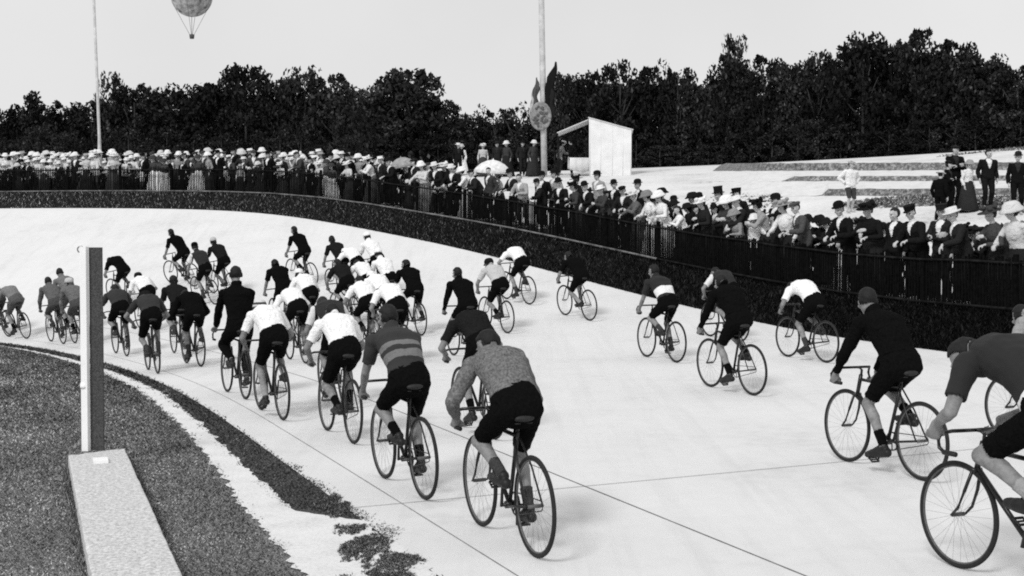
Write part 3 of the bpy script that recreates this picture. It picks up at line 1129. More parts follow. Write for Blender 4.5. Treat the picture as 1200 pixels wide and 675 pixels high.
def band_mat(name, base, stripe, axis_vec, freq, lo, hi, amt=0.4):
    """cloth with woven stripes across the body (object space)"""
    m = bpy.data.materials.new(name)
    nt, N, L, B = nodes_of(m)
    B.inputs['Roughness'].default_value = 0.92
    tc = N.new('ShaderNodeTexCoord')
    dp = N.new('ShaderNodeVectorMath'); dp.operation = 'DOT_PRODUCT'
    dp.inputs[1].default_value = axis_vec
    L.new(tc.outputs['Object'], dp.inputs[0])
    nz = N.new('ShaderNodeTexNoise'); nz.inputs['Scale'].default_value = 14; nz.inputs['Detail'].default_value = 4
    L.new(tc.outputs['Object'], nz.inputs['Vector'])
    ad = N.new('ShaderNodeMath'); ad.operation = 'MULTIPLY_ADD'
    L.new(nz.outputs['Fac'], ad.inputs[0]); ad.inputs[1].default_value = 0.03
    L.new(dp.outputs['Value'], ad.inputs[2])
    mr = N.new('ShaderNodeMapRange'); mr.inputs['From Min'].default_value = lo; mr.inputs['From Max'].default_value = hi
    L.new(ad.outputs[0], mr.inputs['Value'])
    cr = N.new('ShaderNodeValToRGB'); cr.color_ramp.interpolation = 'CONSTANT'
    els = cr.color_ramp.elements
    n_ = len(freq)
    while len(els) < n_: els.new(0.5)
    for e, (p, s_) in zip(els, freq):
        v = stripe if s_ else base
        e.position = p; e.color = (v, v, v, 1)
    L.new(mr.outputs[0], cr.inputs['Fac'])
    mx = N.new('ShaderNodeMix'); mx.data_type = 'RGBA'; mx.blend_type = 'MULTIPLY'; mx.inputs[0].default_value = amt
    n2 = N.new('ShaderNodeTexNoise'); n2.inputs['Scale'].default_value = 60
    L.new(tc.outputs['Object'], n2.inputs['Vector'])
    L.new(cr.outputs['Color'], mx.inputs[6]); L.new(n2.outputs['Fac'], mx.inputs[7])
    L.new(mx.outputs[2], B.inputs['Base Color'])
    return m


m_striped = band_mat('hooped_wool', 0.03, 0.19, (0, 0.67, 0.74), [(0.0, 0), (0.30, 1), (0.42, 0), (0.50, 1), (0.58, 0)], 0.62, 1.22)
m_stripe_low = band_mat('banded_wool', 0.025, 0.45, (0, 0.67, 0.74), [(0.0, 0), (0.14, 1), (0.26, 0)], 0.55, 1.22)
m_cap_band = band_mat('banded_cap', 0.75, 0.05, (0, 0, 1), [(0.0, 1), (0.25, 0), (0.45, 1), (0.65, 0)], 1.33, 1.48)
m_hem = band_mat('white_hemmed_wool', 0.014, 0.85, (0, 0.84, 0.54), [(0.0, 1), (0.22, 0)], 0.40, 0.95, 0.3)
m_vest = band_mat('dark_vest', 0.015, 0.85, (1, 0, 0), [(0.0, 1), (0.16, 0), (0.84, 1)], -0.28, 0.28)
m_patch = band_mat('light_patch', 0.012, 0.8, (0, 0.67, 0.74), [(0.0, 0), (0.22, 1), (0.46, 0)], 0.62, 1.22, 0.15)


def place_mats(px, py, roll_k=0.7):
    h = hit(px, py)
    sI, _, jI = near(INN, NI, h[None, :2]); sO, _, jO = near(OUT, NO, h[None, :2])
    t = float(np.clip(sI / (sI - sO), 0, 1)[0])
    ti = np.array([-NI[int(jI[0])][1], NI[int(jI[0])][0]]); to = np.array([-NO[int(jO[0])][1], NO[int(jO[0])][0]])
    d = ti * (1 - t) + to * t
    ang = math.atan2(-d[0], d[1])
    n_ = np.array([math.cos(ang), math.sin(ang)])
    g1, g2 = gz(*(h[:2] + n_ * 0.4)), gz(*(h[:2] - n_ * 0.4))
    bank = math.atan2(g1 - g2, 0.8)
    f_ = np.array([-math.sin(ang), math.cos(ang)])
    p1, p2 = gz(*(h[:2] + f_ * FA)), gz(*(h[:2] + f_ * RA))
    pitch = math.atan2(p1 - p2, FA - RA)
    h[2] = p2 + (p1 - p2) * (-RA) / (FA - RA)
    return h, ang, bank, pitch


BLK, DRK, GRY, LGT, WHT = 0.005, 0.014, 0.16, 0.5, 0.85
# px py pose phase jersey shorts head label-of-rider, options
RIDERS = [
    (598, 636, 'low', 'RD', 0.15, BLK, ('hair', BLK), 'rider in grey flecked jersey bent low, nearest at front centre', {'long': 1}),
    (476, 574, 'mid', 'RD', m_striped, BLK, ('hair', 0.012), 'dark haired rider in hooped jersey with pale bands across the back', {}),
    (562, 508, 'crouch', 'LD', DRK, BLK, ('hair', 0.012), 'dark jerseyed rider just ahead of the grey flecked jersey', {}),
    (545, 420, 'mid', 'RD', BLK, BLK, ('hair', BLK), 'dark rider with head up, beside a pale flat-backed rider at mid track', {'long': 1}),
    (583, 388, 'low', 'RF', LGT, BLK, ('cap', DRK), 'rider in pale jersey and dark cap alone at mid track', {}),
    (608, 354, 'crouch', 'LD', WHT, BLK, ('cap', BLK), 'white jerseyed rider highest on the banking near the fence', {}),
    (678, 373, 'low', 'RF', BLK, BLK, ('hair', BLK), 'all dark rider seen side on against the grass bank', {}),
    (777, 422, 'mid', 'RD', m_patch, BLK, ('hair', BLK), 'dark rider with a pale patch low on his back', {}),
    (860, 459, 'mid', 'LD', BLK, BLK, ('hair', BLK), 'black clad rider side on, second nearest along the outside', {'long': 1}),
    (851, 398, 'low', 'RF', m_vest, BLK, ('hair', BLK), 'black vested rider with a white sleeve half hidden beyond a black rider', {}),
    (948, 422, 'crouch', 'LD', WHT, BLK, ('hair', BLK), 'white jerseyed flat-backed rider close under the fence at right', {}),
    (1040, 553, 'mid', 'LD', BLK, BLK, ('hair', BLK), 'black clad rider on the outside, one ahead of the right edge', {'long': 1}),
    (1206, 692, 'crouch', 'RD', m_hem, BLK, ('hair', BLK), 'dark rider with a white hem, cut by the right picture edge', {'scale': 1.12}),
    (1236, 526, 'low', 'LD', 0.3, 0.05, ('hair', BLK), 'pale jerseyed rider at the right edge beyond the nearest outside rider', {}),
    (400, 513, 'low', 'RF', WHT, BLK, ('hair', BLK), 'white jerseyed rider with black shorts left of the hooped jersey', {}),
    (320, 487, 'low', 'LD', WHT, BLK, ('cap', m_cap_band), 'rider in white jersey and banded cap by the inner edge', {}),
    (278, 464, 'up', 'RD', BLK, BLK, ('hair', BLK), 'tall upright rider in black suit of jersey and long trousers', {'long': 1, 'trousers': 1}),
    (228, 428, 'low', 'LD', BLK, BLK, ('hair', BLK), 'black jerseyed rider left of the tall upright rider', {'long': 1}),
    (211, 416, 'mid', 'RD', DRK, BLK, ('hair', BLK), 'dark rider overlapping the left side of a black jerseyed rider', {}),
    (180, 436, 'low', 'RF', m_stripe_low, BLK, ('cap', DRK), 'dark rider with a pale band across the lower back', {}),
    (143, 416, 'low', 'RD', m_stripe_low, BLK, ('hair', DRK), 'rider with pale lower back just right of the finish post', {}),
    (84, 390, 'mid', 'LD', 0.17, 0.08, ('hair', DRK), 'rider in clothes greyed for haze, taller than his neighbours left of the finish post', {'long': 1}),  # down to the left-edge rider, haze is painted into the clothing greys
    (68, 402, 'mid', 'RD', 0.12, 0.07, ('hair', DRK), 'rider in dark clothes greyed for haze, elbows out, left of the finish post', {'long': 1}),
    (96, 404, 'mid', 'LF', 0.14, 0.07, ('cap', LGT), 'rider in pale cap and dark clothes greyed for haze, touching the finish post', {}),
    (22, 396, 'crouch', 'LD', 0.20, 0.10, ('hair', 0.05), 'hump-backed rider in clothes greyed for haze, second from the left edge', {}),
    (2, 392, 'mid', 'RD', 0.25, 0.05, ('cap', DRK), 'rider in clothes paled for haze, cut by the left edge of the picture', {}),
    (148, 356, 'crouch', 'LD', BLK, BLK, ('hair', BLK), 'black hump-backed rider higher up the banking right of the post', {}),
    (176, 388, 'low', 'RD', WHT, BLK, ('cap', DRK), 'white jerseyed rider ahead of the pale banded rider', {}),
    (216, 334, 'mid', 'RD', BLK, BLK, ('hair', BLK), 'dark rider leftmost of three high on the banking', {}),
    (243, 355, 'mid', 'LD', m_vest, BLK, ('cap', BLK), 'rider in black vest with white sleeves on the banking', {}),
    (263, 346, 'mid', 'RF', DRK, BLK, ('cap', LGT), 'dark jerseyed rider right of the black vest with white sleeves', {}),
    (356, 334, 'mid', 'RD', BLK, BLK, ('hair', BLK), 'lone dark rider high on the banking above the main bunch', {}),
    (334, 386, 'mid', 'LD', BLK, BLK, ('hair', BLK), 'dark jerseyed rider at the left of the white jerseyed bunch', {}),
    (350, 424, 'crouch', 'RD', WHT, BLK, ('hair', BLK), 'white jerseyed rider behind the banded cap in the bunch', {}),
    (362, 398, 'low', 'LD', WHT, BLK, ('cap', WHT), 'white jerseyed rider in white cap at the left of the bunch', {}),
    (395, 472, 'low', 'LD', m_vest, BLK, ('hair', 0.02), 'dark haired rider directly ahead of the nearest white jersey', {}),
    (430, 414, 'low', 'RD', WHT, BLK, ('hair', BLK), 'white jerseyed dark haired rider in the middle of the bunch', {}),
    (450, 400, 'low', 'LD', WHT, BLK, ('cap', WHT), 'white jerseyed rider in white cap at the right of the bunch', {}),
    (465, 424, 'crouch', 'RD', WHT, BLK, ('hair', 0.05), 'white jerseyed rider ahead of the hooped jersey', {}),
    (484, 391, 'mid', 'LF', BLK, BLK, ('hair', BLK), 'dark rider with head up on the right side of the bunch', {}),
    (402, 347, 'mid', 'RF', DRK, BLK, ('hair', BLK), 'dark jerseyed rider leading the left side of the bunch', {}),
    (418, 350, 'crouch', 'LD', WHT, BLK, ('cap', WHT), 'white jerseyed rider at the head of the bunch', {}),
    (442, 346, 'mid', 'RD', WHT, BLK, ('cap', WHT), 'white jerseyed rider in white cap highest in the bunch', {}),
    (430, 377, 'low', 'RF', WHT, BLK, ('hair', BLK), 'white jerseyed rider tucked in the centre of the bunch', {}),
    (406, 380, 'low', 'RD', DRK, BLK, ('hair', BLK), 'dark jerseyed rider tucked in among white jerseys', {}),
    (456, 374, 'mid', 'LD', WHT, BLK, ('cap', WHT), 'white jerseyed rider in white cap beside the dark rider of the bunch', {}),
]


def as_mat(v, kind='jersey_wool'):
    return cloth(v, kind) if isinstance(v, float) else v


for (px, py, pose, ph, jer, sho, hd, lab, opt) in RIDERS:
    h, ang, bank, pitch = place_mats(px, py)
    roll = -bank * 0.75 + random.uniform(-0.03, 0.03)
    ang += random.uniform(-0.04, 0.04)
    M = Matrix.Translation(Vector(h)) @ Matrix.Rotation(ang, 4, 'Z') @ Matrix.Rotation(roll, 4, 'Y') @ Matrix.Rotation(pitch, 4, 'X')
    make_bike(M, PH[ph], 'bicycle of the ' + lab)
    g = rider_proto(pose, ph)
    b = bpy.data.objects.new('person', g['body']); COL.objects.link(b)
    b.matrix_world = M @ Matrix.Diagonal((random.uniform(0.97, 1.07), 1, random.uniform(0.985, 1.02), 1)) @ Matrix.Scale(opt.get('scale', 1.0), 4)
    tag(b, lab, 'person', 'racing cyclists on the track')
    child('jersey', g['long_jersey' if opt.get('long') else 'jersey'], as_mat(jer), b)
    if opt.get('trousers'):
        child('trousers', g['trousers'], cloth(sho, 'shorts_wool'), b)
    else:
        child('shorts', g['shorts'], cloth(sho, 'shorts_wool'), b)
        sk = random.choice([BLK, BLK, 0.05, 0.3])
        for s_ in 'lr':
            child('sock', g['sock_' + s_], cloth(sk, 'sock_wool'), b)
    for s_ in 'lr':
        child('shoe', g['shoe_' + s_], mat('shoe_leather', 0.014, 0.5, 0.3, 30), b)
    child('hair', g['hair'], mat('hair', 0.012 if hd[0] != 'hair' else max(hd[1], 0.01), 0.7, 0.5, 70), b)
    if hd[0] == 'cap':
        child('cap', g['cap'], as_mat(hd[1], 'cap_cloth'), b)

# ------------------------------------------------------------------ spectators
def make_stander(kind, voxel=0.014):
    """man_stand, man_lean, man_fold, woman_lean, woman_stand, boy"""
    B = Body()
    w = kind.startswith('woman')
    lean = {'man_stand': 0.02, 'man_lean': 0.16, 'man_fold': 0.0, 'woman_lean': 0.14, 'woman_stand': 0.02, 'boy': 0.03}[kind]
    shw = 0.165 if w else 0.19
    Hc = np.array([0, 0, 0.92]); S = np.array([0, lean, 1.42 - lean * 0.25])
    P = lambda t, b=0: Hc + (S - Hc) * t + np.array([0, b, 0])
    B.torso([P(-0.12), P(-0.04), P(0.15), P(0.4), P(0.65), P(0.85), P(1.0), P(1.08)],
            [(0.10, 0.08), (0.165, 0.115), (0.165, 0.12), (0.135 if w else 0.155, 0.105), (0.16 if w else 0.178, 0.128 if w else 0.12), (0.17 if w else 0.185, 0.12), (0.12, 0.08), (0.06, 0.06)])
    for q in (-0.09, 0, 0.09):
        B.mark('torso', P(-0.05) + [q, 0, 0], 0.12, P(0.95) + [q, 0, 0], 0.11)
    Hd = S + np.array([0, 0.045 + lean * 0.2, 0.20])
    M = rotx(R(-8 - lean * 60)) @ rotz(R(random.uniform(-35, 35)))
    B.cap('neck', S + [0, -0.005, 0.0], 0.055, Hd + [0, -0.02, -0.06], 0.05)
    B.head(Hd, M, 0.96 if w else 1.0)
    for sg in (-1, 1):
        sh = P(0.93) + np.array([shw * sg, 0, 0])
        B.cap('upper_arm', P(0.9) + np.array([0.1 * sg, 0, 0]), 0.07, sh, 0.056, sg); B.seg.pop()
        k = 0.88 if w else 1.0
        if kind.endswith('lean'):
            mode = random.choice(['rail', 'rail', 'down', 'chest', 'over'])
            ry = random.uniform(-0.06, 0.04)
            if mode == 'rail':
                wr = np.array([random.uniform(0.08, 0.26) * sg, 0.42 + ry, 1.07 - 0.01 * sg]); B.arm(sh, wr, (0.9 * sg, -0.4, -0.5), sg, hd=(-0.35 * sg, 0.8, -0.25), nrm=(0, -0.3, -1), curl=40, k=k)
            elif mode == 'over':
                wr = np.array([random.uniform(0.12, 0.24) * sg, 0.50, 1.06]); B.arm(sh, wr, (0.9 * sg, -0.2, -0.5), sg, hd=(-0.1 * sg, 0.5, -0.85), nrm=(0, -1, -0.3), curl=20, k=k)
            elif mode == 'chest':
                wr = np.array([0.02 * sg, 0.30 + lean, 1.20]); B.arm(sh, wr, (0.9 * sg, 0.0, -0.7), sg, hd=(-0.9 * sg, 0.2, 0.15), nrm=(0, -1, 0), curl=30, k=k)
            else:
                wr = np.array([0.25 * sg, 0.12, 0.88]); B.arm(sh, wr, (0.3 * sg, -1, 0), sg, hd=(0, 0.15, -1), nrm=(-1 * sg, 0.1, 0), curl=22, k=k)
        elif kind == 'man_fold':
            wr = np.array([-0.06 * sg, 0.21, 1.19 + 0.025 * sg]); B.arm(sh, wr, (0.9 * sg, 0.1, -0.6), sg, hd=(-1 * sg, -0.1, 0.1), nrm=(0, -1, 0), curl=25, k=k)
        elif kind == 'boy':
            wr = np.array([0.20 * sg, 0.02, 0.98]); B.arm(sh, wr, (0.9 * sg, -0.6, -0.1), sg, hd=(-0.7 * sg, 0.2, -0.4), nrm=(-1 * sg, 0, 0), curl=25, k=k)
        else:
            wr = np.array([0.25 * sg, 0.07, 0.87]); B.arm(sh, wr, (0.3 * sg, -1, 0), sg, hd=(0, 0.15, -1), nrm=(-1 * sg, 0.1, 0), curl=22, k=k)
        B.leg(Hc + np.array([0.09 * sg, 0, -0.02]), (0.10 * sg, -0.02 + 0.05 * sg, 0.085), (0.125 * sg, 0.15 + 0.05 * sg, 0.03), (0.1 * sg, 1, 0), sg)
    B.finish(voxel, 2)
    nm, st, sd = B.nm, B.st, B.sd
    g = {'body': add_mats(B.me, SKINS)}
    loc = (B.co - B.hc) @ B.hM
    z = B.co[:, 2]
    if w:
        g['bodice'] = B.shell('bodice', ((nm == 'torso') & (z > 0.99)) | (nm == 'upper_arm') | ((nm == 'forearm') & (st < 0.9)), 0.016, 0.010)
        m = MB()
        m.lathe([(0.16, 1.06), (0.19, 1.0), (0.24, 0.85), (0.30, 0.6), (0.36, 0.3), (0.42, 0.04), (0.40, 0.02), (0.1, 0.06)], (0, 0, 0), 36,
                np.diag([1.0, 0.82, 1.0]), wob=lambda a, zz: 0.05 * np.sin(a * 9 + zz * 3) * (1.1 - zz))
        g['skirt'] = m.mesh('skirt')
    else:
        g['trousers'] = B.shell('trousers', ((nm == 'torso') & (z < 1.0)) | (nm == 'thigh') | ((nm == 'shin') & (st < (0.02 if kind == 'boy' else 0.95))), 0.02, 0.012)
        front = (nm == 'torso') & (B.co[:, 1] > 0.05 + lean * 0.3) & (np.abs(B.co[:, 0]) < np.clip((z - 1.16) * 0.30, 0, 0.075))
        coat = (((nm == 'torso') & ~front) | (nm == 'upper_arm') | ((nm == 'forearm') & (st < 0.93)) | ((nm == 'thigh') & (st < (0.0 if kind == 'boy' else 0.3))))
        g['coat'] = B.shell('coat', coat, 0.024, 0.012)
        g['shirt'] = B.shell('shirt', ((nm == 'torso') & (z > 1.1)) | ((nm == 'neck') & (z < 1.475)), 0.010, 0.002)
    for sg, s_ in ((-1, 'l'), (1, 'r')):
        g['shoe_' + s_] = B.shell('shoe', (sd == sg) & (nm == 'foot'), 0.008, 0.001)
    hair = (nm == 'head') & ((loc[:, 2] > 0.06 + 0.2 * np.clip(loc[:, 1], -1, 0.07)) | ((loc[:, 1] < -0.012) & (loc[:, 2] > -0.06)))
    g['hair'] = B.shell('hair', hair, 0.024 if w else 0.013, 0.008, 28)
    g['_head'] = (B.hc, B.hM)
    for k in g:
        if k not in ('body', '_head') and g[k] is not None:
            g[k].materials.append(cloth(0.02))
    return g


def make_hat(kind, hc, hM):
    m = MB(); c = hc + hM @ np.array([0, -0.012, 0.045]); T = hM @ np.diag([0.9, 1.1, 1.0])
    if kind == 'bowler':
        m.lathe([(0.02, 0.0), (0.14, 0.006), (0.148, 0.02), (0.140, 0.018), (0.106, 0.012), (0.108, 0.06), (0.098, 0.095), (0.07, 0.12), (0.03, 0.132), (0.004, 0.133)], c, 22, T)
    elif kind == 'boater':
        m.lathe([(0.02, 0.0), (0.168, 0.002), (0.168, 0.012), (0.105, 0.014), (0.105, 0.085), (0.098, 0.092), (0.004, 0.094)], c, 22, T)
    elif kind == 'kepi':
        m.lathe([(0.02, 0.0), (0.102, 0.0), (0.104, 0.03), (0.112, 0.075), (0.118, 0.085), (0.10, 0.092), (0.004, 0.09)], c, 22, T)
        m.ellipsoid(c + hM @ np.array([0, 0.115, 0.0]), (0.075, 0.055, 0.006), hM @ rotx(R(-18)))
    elif kind == 'flat cap':
        m.lathe([(0.02, 0.0), (0.10, 0.0), (0.118, 0.03), (0.122, 0.048), (0.09, 0.068), (0.004, 0.074)], c, 22, T)
        m.ellipsoid(c + hM @ np.array([0, 0.12, 0.012]), (0.07, 0.05, 0.008), hM @ rotx(R(-12)))
    elif kind == 'top hat':
        m.lathe([(0.02, 0.0), (0.14, 0.004), (0.145, 0.016), (0.103, 0.012), (0.098, 0.10), (0.108, 0.165), (0.004, 0.168)], c, 22, T)
    elif kind == 'wide hat':
        m.lathe([(0.02, 0.0), (0.195, 0.0), (0.20, 0.014), (0.115, 0.024), (0.108, 0.075), (0.085, 0.10), (0.004, 0.108)], c, 28, T, wob=lambda a, z: 0.06 * np.sin(3 * a) * (1 if z < 0.02 else 0))
        for k in range(7):
            a = k * 0.9
            m.ellipsoid(c + hM @ np.array([0.11 * math.cos(a), 0.12 * math.sin(a), 0.06 + 0.02 * (k % 3)]), (0.05, 0.04, 0.038))
    elif kind == 'bonnet':
        m.lathe([(0.02, -0.01), (0.185, -0.03), (0.19, -0.012), (0.14, 0.03), (0.12, 0.09), (0.08, 0.13), (0.004, 0.14)], c, 24, T, wob=lambda a, z: 0.05 * np.sin(7 * a))
    return m.mesh('hat')


SP = {}
HATS = {}


NV = {'man_lean': 4, 'woman_lean': 4, 'man_stand': 3, 'man_fold': 1, 'woman_stand': 2, 'boy': 1}


def variant(kind):
    return '%s %d' % (kind, random.randrange(NV[kind]))


def sproto(kind):
    if kind not in SP:
        SP[kind] = make_stander(kind.split()[0])
    return SP[kind]


def hatmesh(kind, hat):
    if (kind, hat) not in HATS:
        me = make_hat(hat, *sproto(kind)['_head'])
        me.materials.append(cloth(0.02))
        HATS[(kind, hat)] = me
    return HATS[(kind, hat)]


OFFC = {}


def fence_pos(px, off):
    """point on the curve OFF metres outside the track edge that is seen at column px"""
    if off not in OFFC:
        r_ = off_row(off)[18 * 2:]
        n_ = NO[18 * 2:]
        q = np.linspace(0, len(r_) - 1, 1600)
        r2 = interp(r_, q); n2 = interp(n_, q)
        ok = (r2 - CAM) @ FW > 2
        OFFC[off] = (r2[ok], n2[ok], proj(r2[ok])[0])
    r2, n2, x = OFFC[off]
    k = int(np.abs(x - px).argmin())
    return r2[k], n2[k]


NSP = [0]


def spectator(p, face, kind, hat, hatv, top, low, label, group, scale=1.0, shirt=0.75, cat='person'):
    kind = variant(kind)
    g = sproto(kind)
    b = bpy.data.objects.new('person', g['body']); COL.objects.link(b)
    b.location = p; b.rotation_euler = (0, 0, face); b.scale = (scale * random.uniform(0.96, 1.06), scale, scale)
    tag(b, label, cat, group)
    if 'coat' in g:
        child('trousers', g['trousers'], cloth(low, 'trouser_cloth'), b)
        child('coat', g['coat'], cloth(top, 'coat_cloth'), b)
        child('shirt', g['shirt'], cloth(shirt, 'shirt_linen'), b)
    else:
        child('skirt', g['skirt'], cloth(low, 'skirt_cloth'), b)
        child('bodice', g['bodice'], cloth(top, 'bodice_cloth'), b)
    child('hair', g['hair'], mat('hair', 0.012, 0.7, 0.5, 70), b)
    if hat:
        o = child('hat', hatmesh(kind, hat), cloth(hatv, 'hat_felt'), b)
    NSP[0] += 1
    return b


def fsp(px, off, kind, hat, hatv, top, low, label, group='spectators along the fence', scale=1.0, turn=None, **k):
    p, n_ = fence_pos(px, off)
    a = math.atan2(n_[1], n_[0]) + math.pi / 2   # facing the track: local +Y along -n
    a += random.uniform(-0.5, 0.35) if turn is None else turn
    return spectator(p, a, kind, hat, hatv, top, low, label, group, scale, **k)


NEAR = [
    (1196, 2.1, 'woman_lean', 'bonnet', 0.6, 0.6, 0.5, 'woman in pale blouse and bonnet at the fence by the right edge'),
    (1172, 2.1, 'woman_lean', 'wide hat', 0.05, 0.06, 0.05, 'woman in dark dress and wide dark hat near the right edge of the fence'),
    (1130, 2.1, 'man_lean', 'boater', 0.7, 0.02, 0.02, 'man in pale straw boater and dark coat at the right of the fence'),
    (1104, 2.2, 'man_fold', 'kepi', 0.02, 0.02, 0.02, 'man in dark cap next to the pale straw boater'),
    (1078, 2.1, 'man_lean', 'kepi', 0.012, 0.012, 0.012, 'man in black peaked cap right of a bare headed man'),
    (1051, 2.1, 'man_stand', None, 0, 0.012, 0.012, 'bare headed man showing a wide white shirt front'),
    (1024, 2.2, 'woman_lean', 'wide hat', 0.012, 0.012, 0.02, 'woman in wide black hat left of the bare headed man'),
    (993, 2.1, 'man_lean', 'bowler', 0.01, 0.01, 0.01, 'man in black bowler leaning his arms on the fence at right'),
    (944, 2.2, 'man_lean', 'flat cap', 0.08, 0.07, 0.05, 'man in grey coat and flat cap seen half from behind'),
    (926, 2.1, 'woman_lean', 'wide hat', 0.3, 0.75, 0.4, 'woman in white blouse and wide grey hat at the fence'),
    (911, 2.9, 'man_stand', 'bowler', 0.012, 0.012, 0.012, 'man in bowler behind the woman in the wide grey hat'),
    (898, 2.1, 'woman_lean', 'wide hat', 0.012, 0.3, 0.05, 'woman in wide black hat and grey blouse at the fence'),
    (886, 1.9, 'boy', 'bonnet', 0.75, 0.75, 0.6, 'child in white bonnet peeping over the fence'),
    (875, 2.2, 'man_lean', 'boater', 0.75, 0.02, 0.02, 'man in white boater in front of the policeman'),
    (865, 3.4, 'man_stand', 'kepi', 0.012, 0.012, 0.012, 'policeman in dark uniform and kepi standing tall behind the crowd'),
    (868, 1.9, 'woman_lean', 'bonnet', 0.25, 0.25, 0.2, 'girl in grey furry bonnet low at the fence'),
    (857, 2.1, 'woman_lean', 'bonnet', 0.8, 0.05, 0.05, 'woman in white bonnet and dark dress below the policeman'),
    (843, 2.8, 'man_stand', 'top hat', 0.012, 0.012, 0.012, 'man in black top hat'),
    (829, 2.1, 'woman_lean', 'wide hat', 0.8, 0.02, 0.02, 'woman in flat white hat leaning on the fence'),
    (821, 3.2, 'man_stand', 'bowler', 0.012, 0.02, 0.02, 'man in bowler with a long white scarf'),
    (813, 2.8, 'woman_stand', 'bonnet', 0.012, 0.02, 0.02, 'woman in small black bonnet beside the white scarf'),
    (801, 2.0, 'woman_lean', None, 0, 0.8, 0.7, 'girl in white dress with her back half turned'),
    (791, 3.3, 'man_stand', 'bowler', 0.012, 0.012, 0.012, 'man in black bowler standing behind the girl in white'),
    (779, 2.1, 'woman_lean', 'bonnet', 0.8, 0.75, 0.6, 'woman in white bonnet and white blouse'),
    (766, 2.1, 'woman_lean', 'bonnet', 0.2, 0.8, 0.7, 'woman in white blouse and grey bonnet'),
    (777, 3.0, 'woman_stand', 'bonnet', 0.012, 0.02, 0.02, 'woman in tall black trimmed bonnet'),
    (750, 2.1, 'woman_lean', 'wide hat', 0.7, 0.12, 0.1, 'woman in grey dress and flat pale hat'),
    (748, 3.6, 'man_stand', 'bowler', 0.012, 0.012, 0.012, 'man in bowler standing back against the pale slope'),
    (735, 2.4, 'man_lean', 'flat cap', 0.012, 0.02, 0.02, 'man in black cap left of the flat pale hat'),
    (721, 3.4, 'man_stand', 'bowler', 0.012, 0.012, 0.012, 'man in round black bowler with a white collar'),
    (711, 2.1, 'woman_lean', 'boater', 0.8, 0.05, 0.05, 'woman in white boater and dark dress'),
    (702, 4.4, 'man_stand', 'bowler', 0.012, 0.3, 0.02, 'man in grey coat and bowler, tallest in the middle'),
    (693, 2.3, 'man_lean', 'bowler', 0.012, 0.012, 0.012, 'man with pale face bent forward over the fence'),
    (679, 2.1, 'woman_lean', 'wide hat', 0.012, 0.05, 0.05, 'woman in wide dark hat leaning over the rail'),
    (677, 3.3, 'woman_stand', 'wide hat', 0.012, 0.02, 0.02, 'woman in wide black trimmed hat at the back'),
    (660, 2.1, 'man_lean', 'bowler', 0.012, 0.012, 0.012, 'man in bowler leaning at the middle of the fence'),
    (651, 3.6, 'man_stand', 'bowler', 0.012, 0.35, 0.02, 'man in bowler and pale jacket right of the mast'),
    (636, 3.0, 'man_stand', 'bowler', 0.01, 0.01, 0.01, 'broad man in black bowler at the foot of the mast'),
    (614, 2.3, 'man_lean', None, 0, 0.35, 0.05, 'dark haired man in pale jacket bending over the fence'),
    (605, 2.6, 'man_lean', 'bowler', 0.012, 0.02, 0.02, 'man in dark hat beside the pale jacket'),
    (574, 2.6, 'man_stand', None, 0, 0.05, 0.03, 'grey haired bare headed man in dark coat'),
    (560, 2.1, 'man_lean', 'flat cap', 0.02, 0.02, 0.02, 'man in flat cap left of the grey haired man'),
    (548, 2.3, 'woman_lean', 'bonnet', 0.8, 0.8, 0.6, 'woman in tall white bonnet and white blouse'),
    (533, 2.1, 'man_lean', 'boater', 0.7, 0.012, 0.012, 'man in straw hat left of the tall white bonnet'),
    (525, 2.5, 'woman_lean', 'wide hat', 0.7, 0.012, 0.02, 'woman in wide straw hat and dark dress'),
    (515, 2.1, 'man_lean', 'boater', 0.7, 0.012, 0.012, 'man in pale boater below the white parasol'),
    (498, 2.1, 'woman_lean', 'bonnet', 0.8, 0.6, 0.3, 'woman in white with a low bonnet at the fence'),
    (487, 2.6, 'man_stand', 'flat cap', 0.02, 0.02, 0.02, 'man in cap just right of the grey parasol'),
    (462, 2.1, 'man_lean', 'bowler', 0.012, 0.012, 0.012, 'man with white shirt front under the grey parasol'),
    (448, 2.3, 'man_stand', 'boater', 0.8, 0.02, 0.02, 'man in white boater left of the grey parasol'),
    (436, 2.1, 'woman_lean', 'wide hat', 0.8, 0.7, 0.1, 'woman in broad white hat low at the fence'),
]
NEAR.append((984, 1.95, 'woman_stand', None, 0, 0.8, 0.8, 'little girl in white frock showing between the pickets'))
for (px, off, kind, hat, hv, tp, lw, lab) in NEAR:
    if px > 800 and 'frock' not in lab: lw = min(lw, 0.02)
    fsp(px, off, kind, hat, hv, tp, lw, lab, scale=random.uniform(0.97, 1.03) * (1.12 if px > 840 else 1.02) * (0.56 if 'frock' in lab else 0.78 if 'child' in lab else 0.85 if 'girl' in lab else 1.0))

# people packed between the ones picked out above
for px in np.arange(640, 1200, 13.0):
    for off in (2.75,):
        if random.random() < 0.35: continue
        fsp(px + random.uniform(-5, 5), off, random.choice(['man_lean', 'woman_lean', 'man_lean']), random.choice(['bowler', 'wide hat', 'flat cap', 'bonnet']),
            0.015, 0.015, 0.015, 'dark clad spectator squeezed into the second row behind the people at the fence', 'dark spectators in the second row at the fence', scale=random.uniform(0.86, 0.93))

# far crowd: one mesh per person, shared between lookalikes
FARM = {}


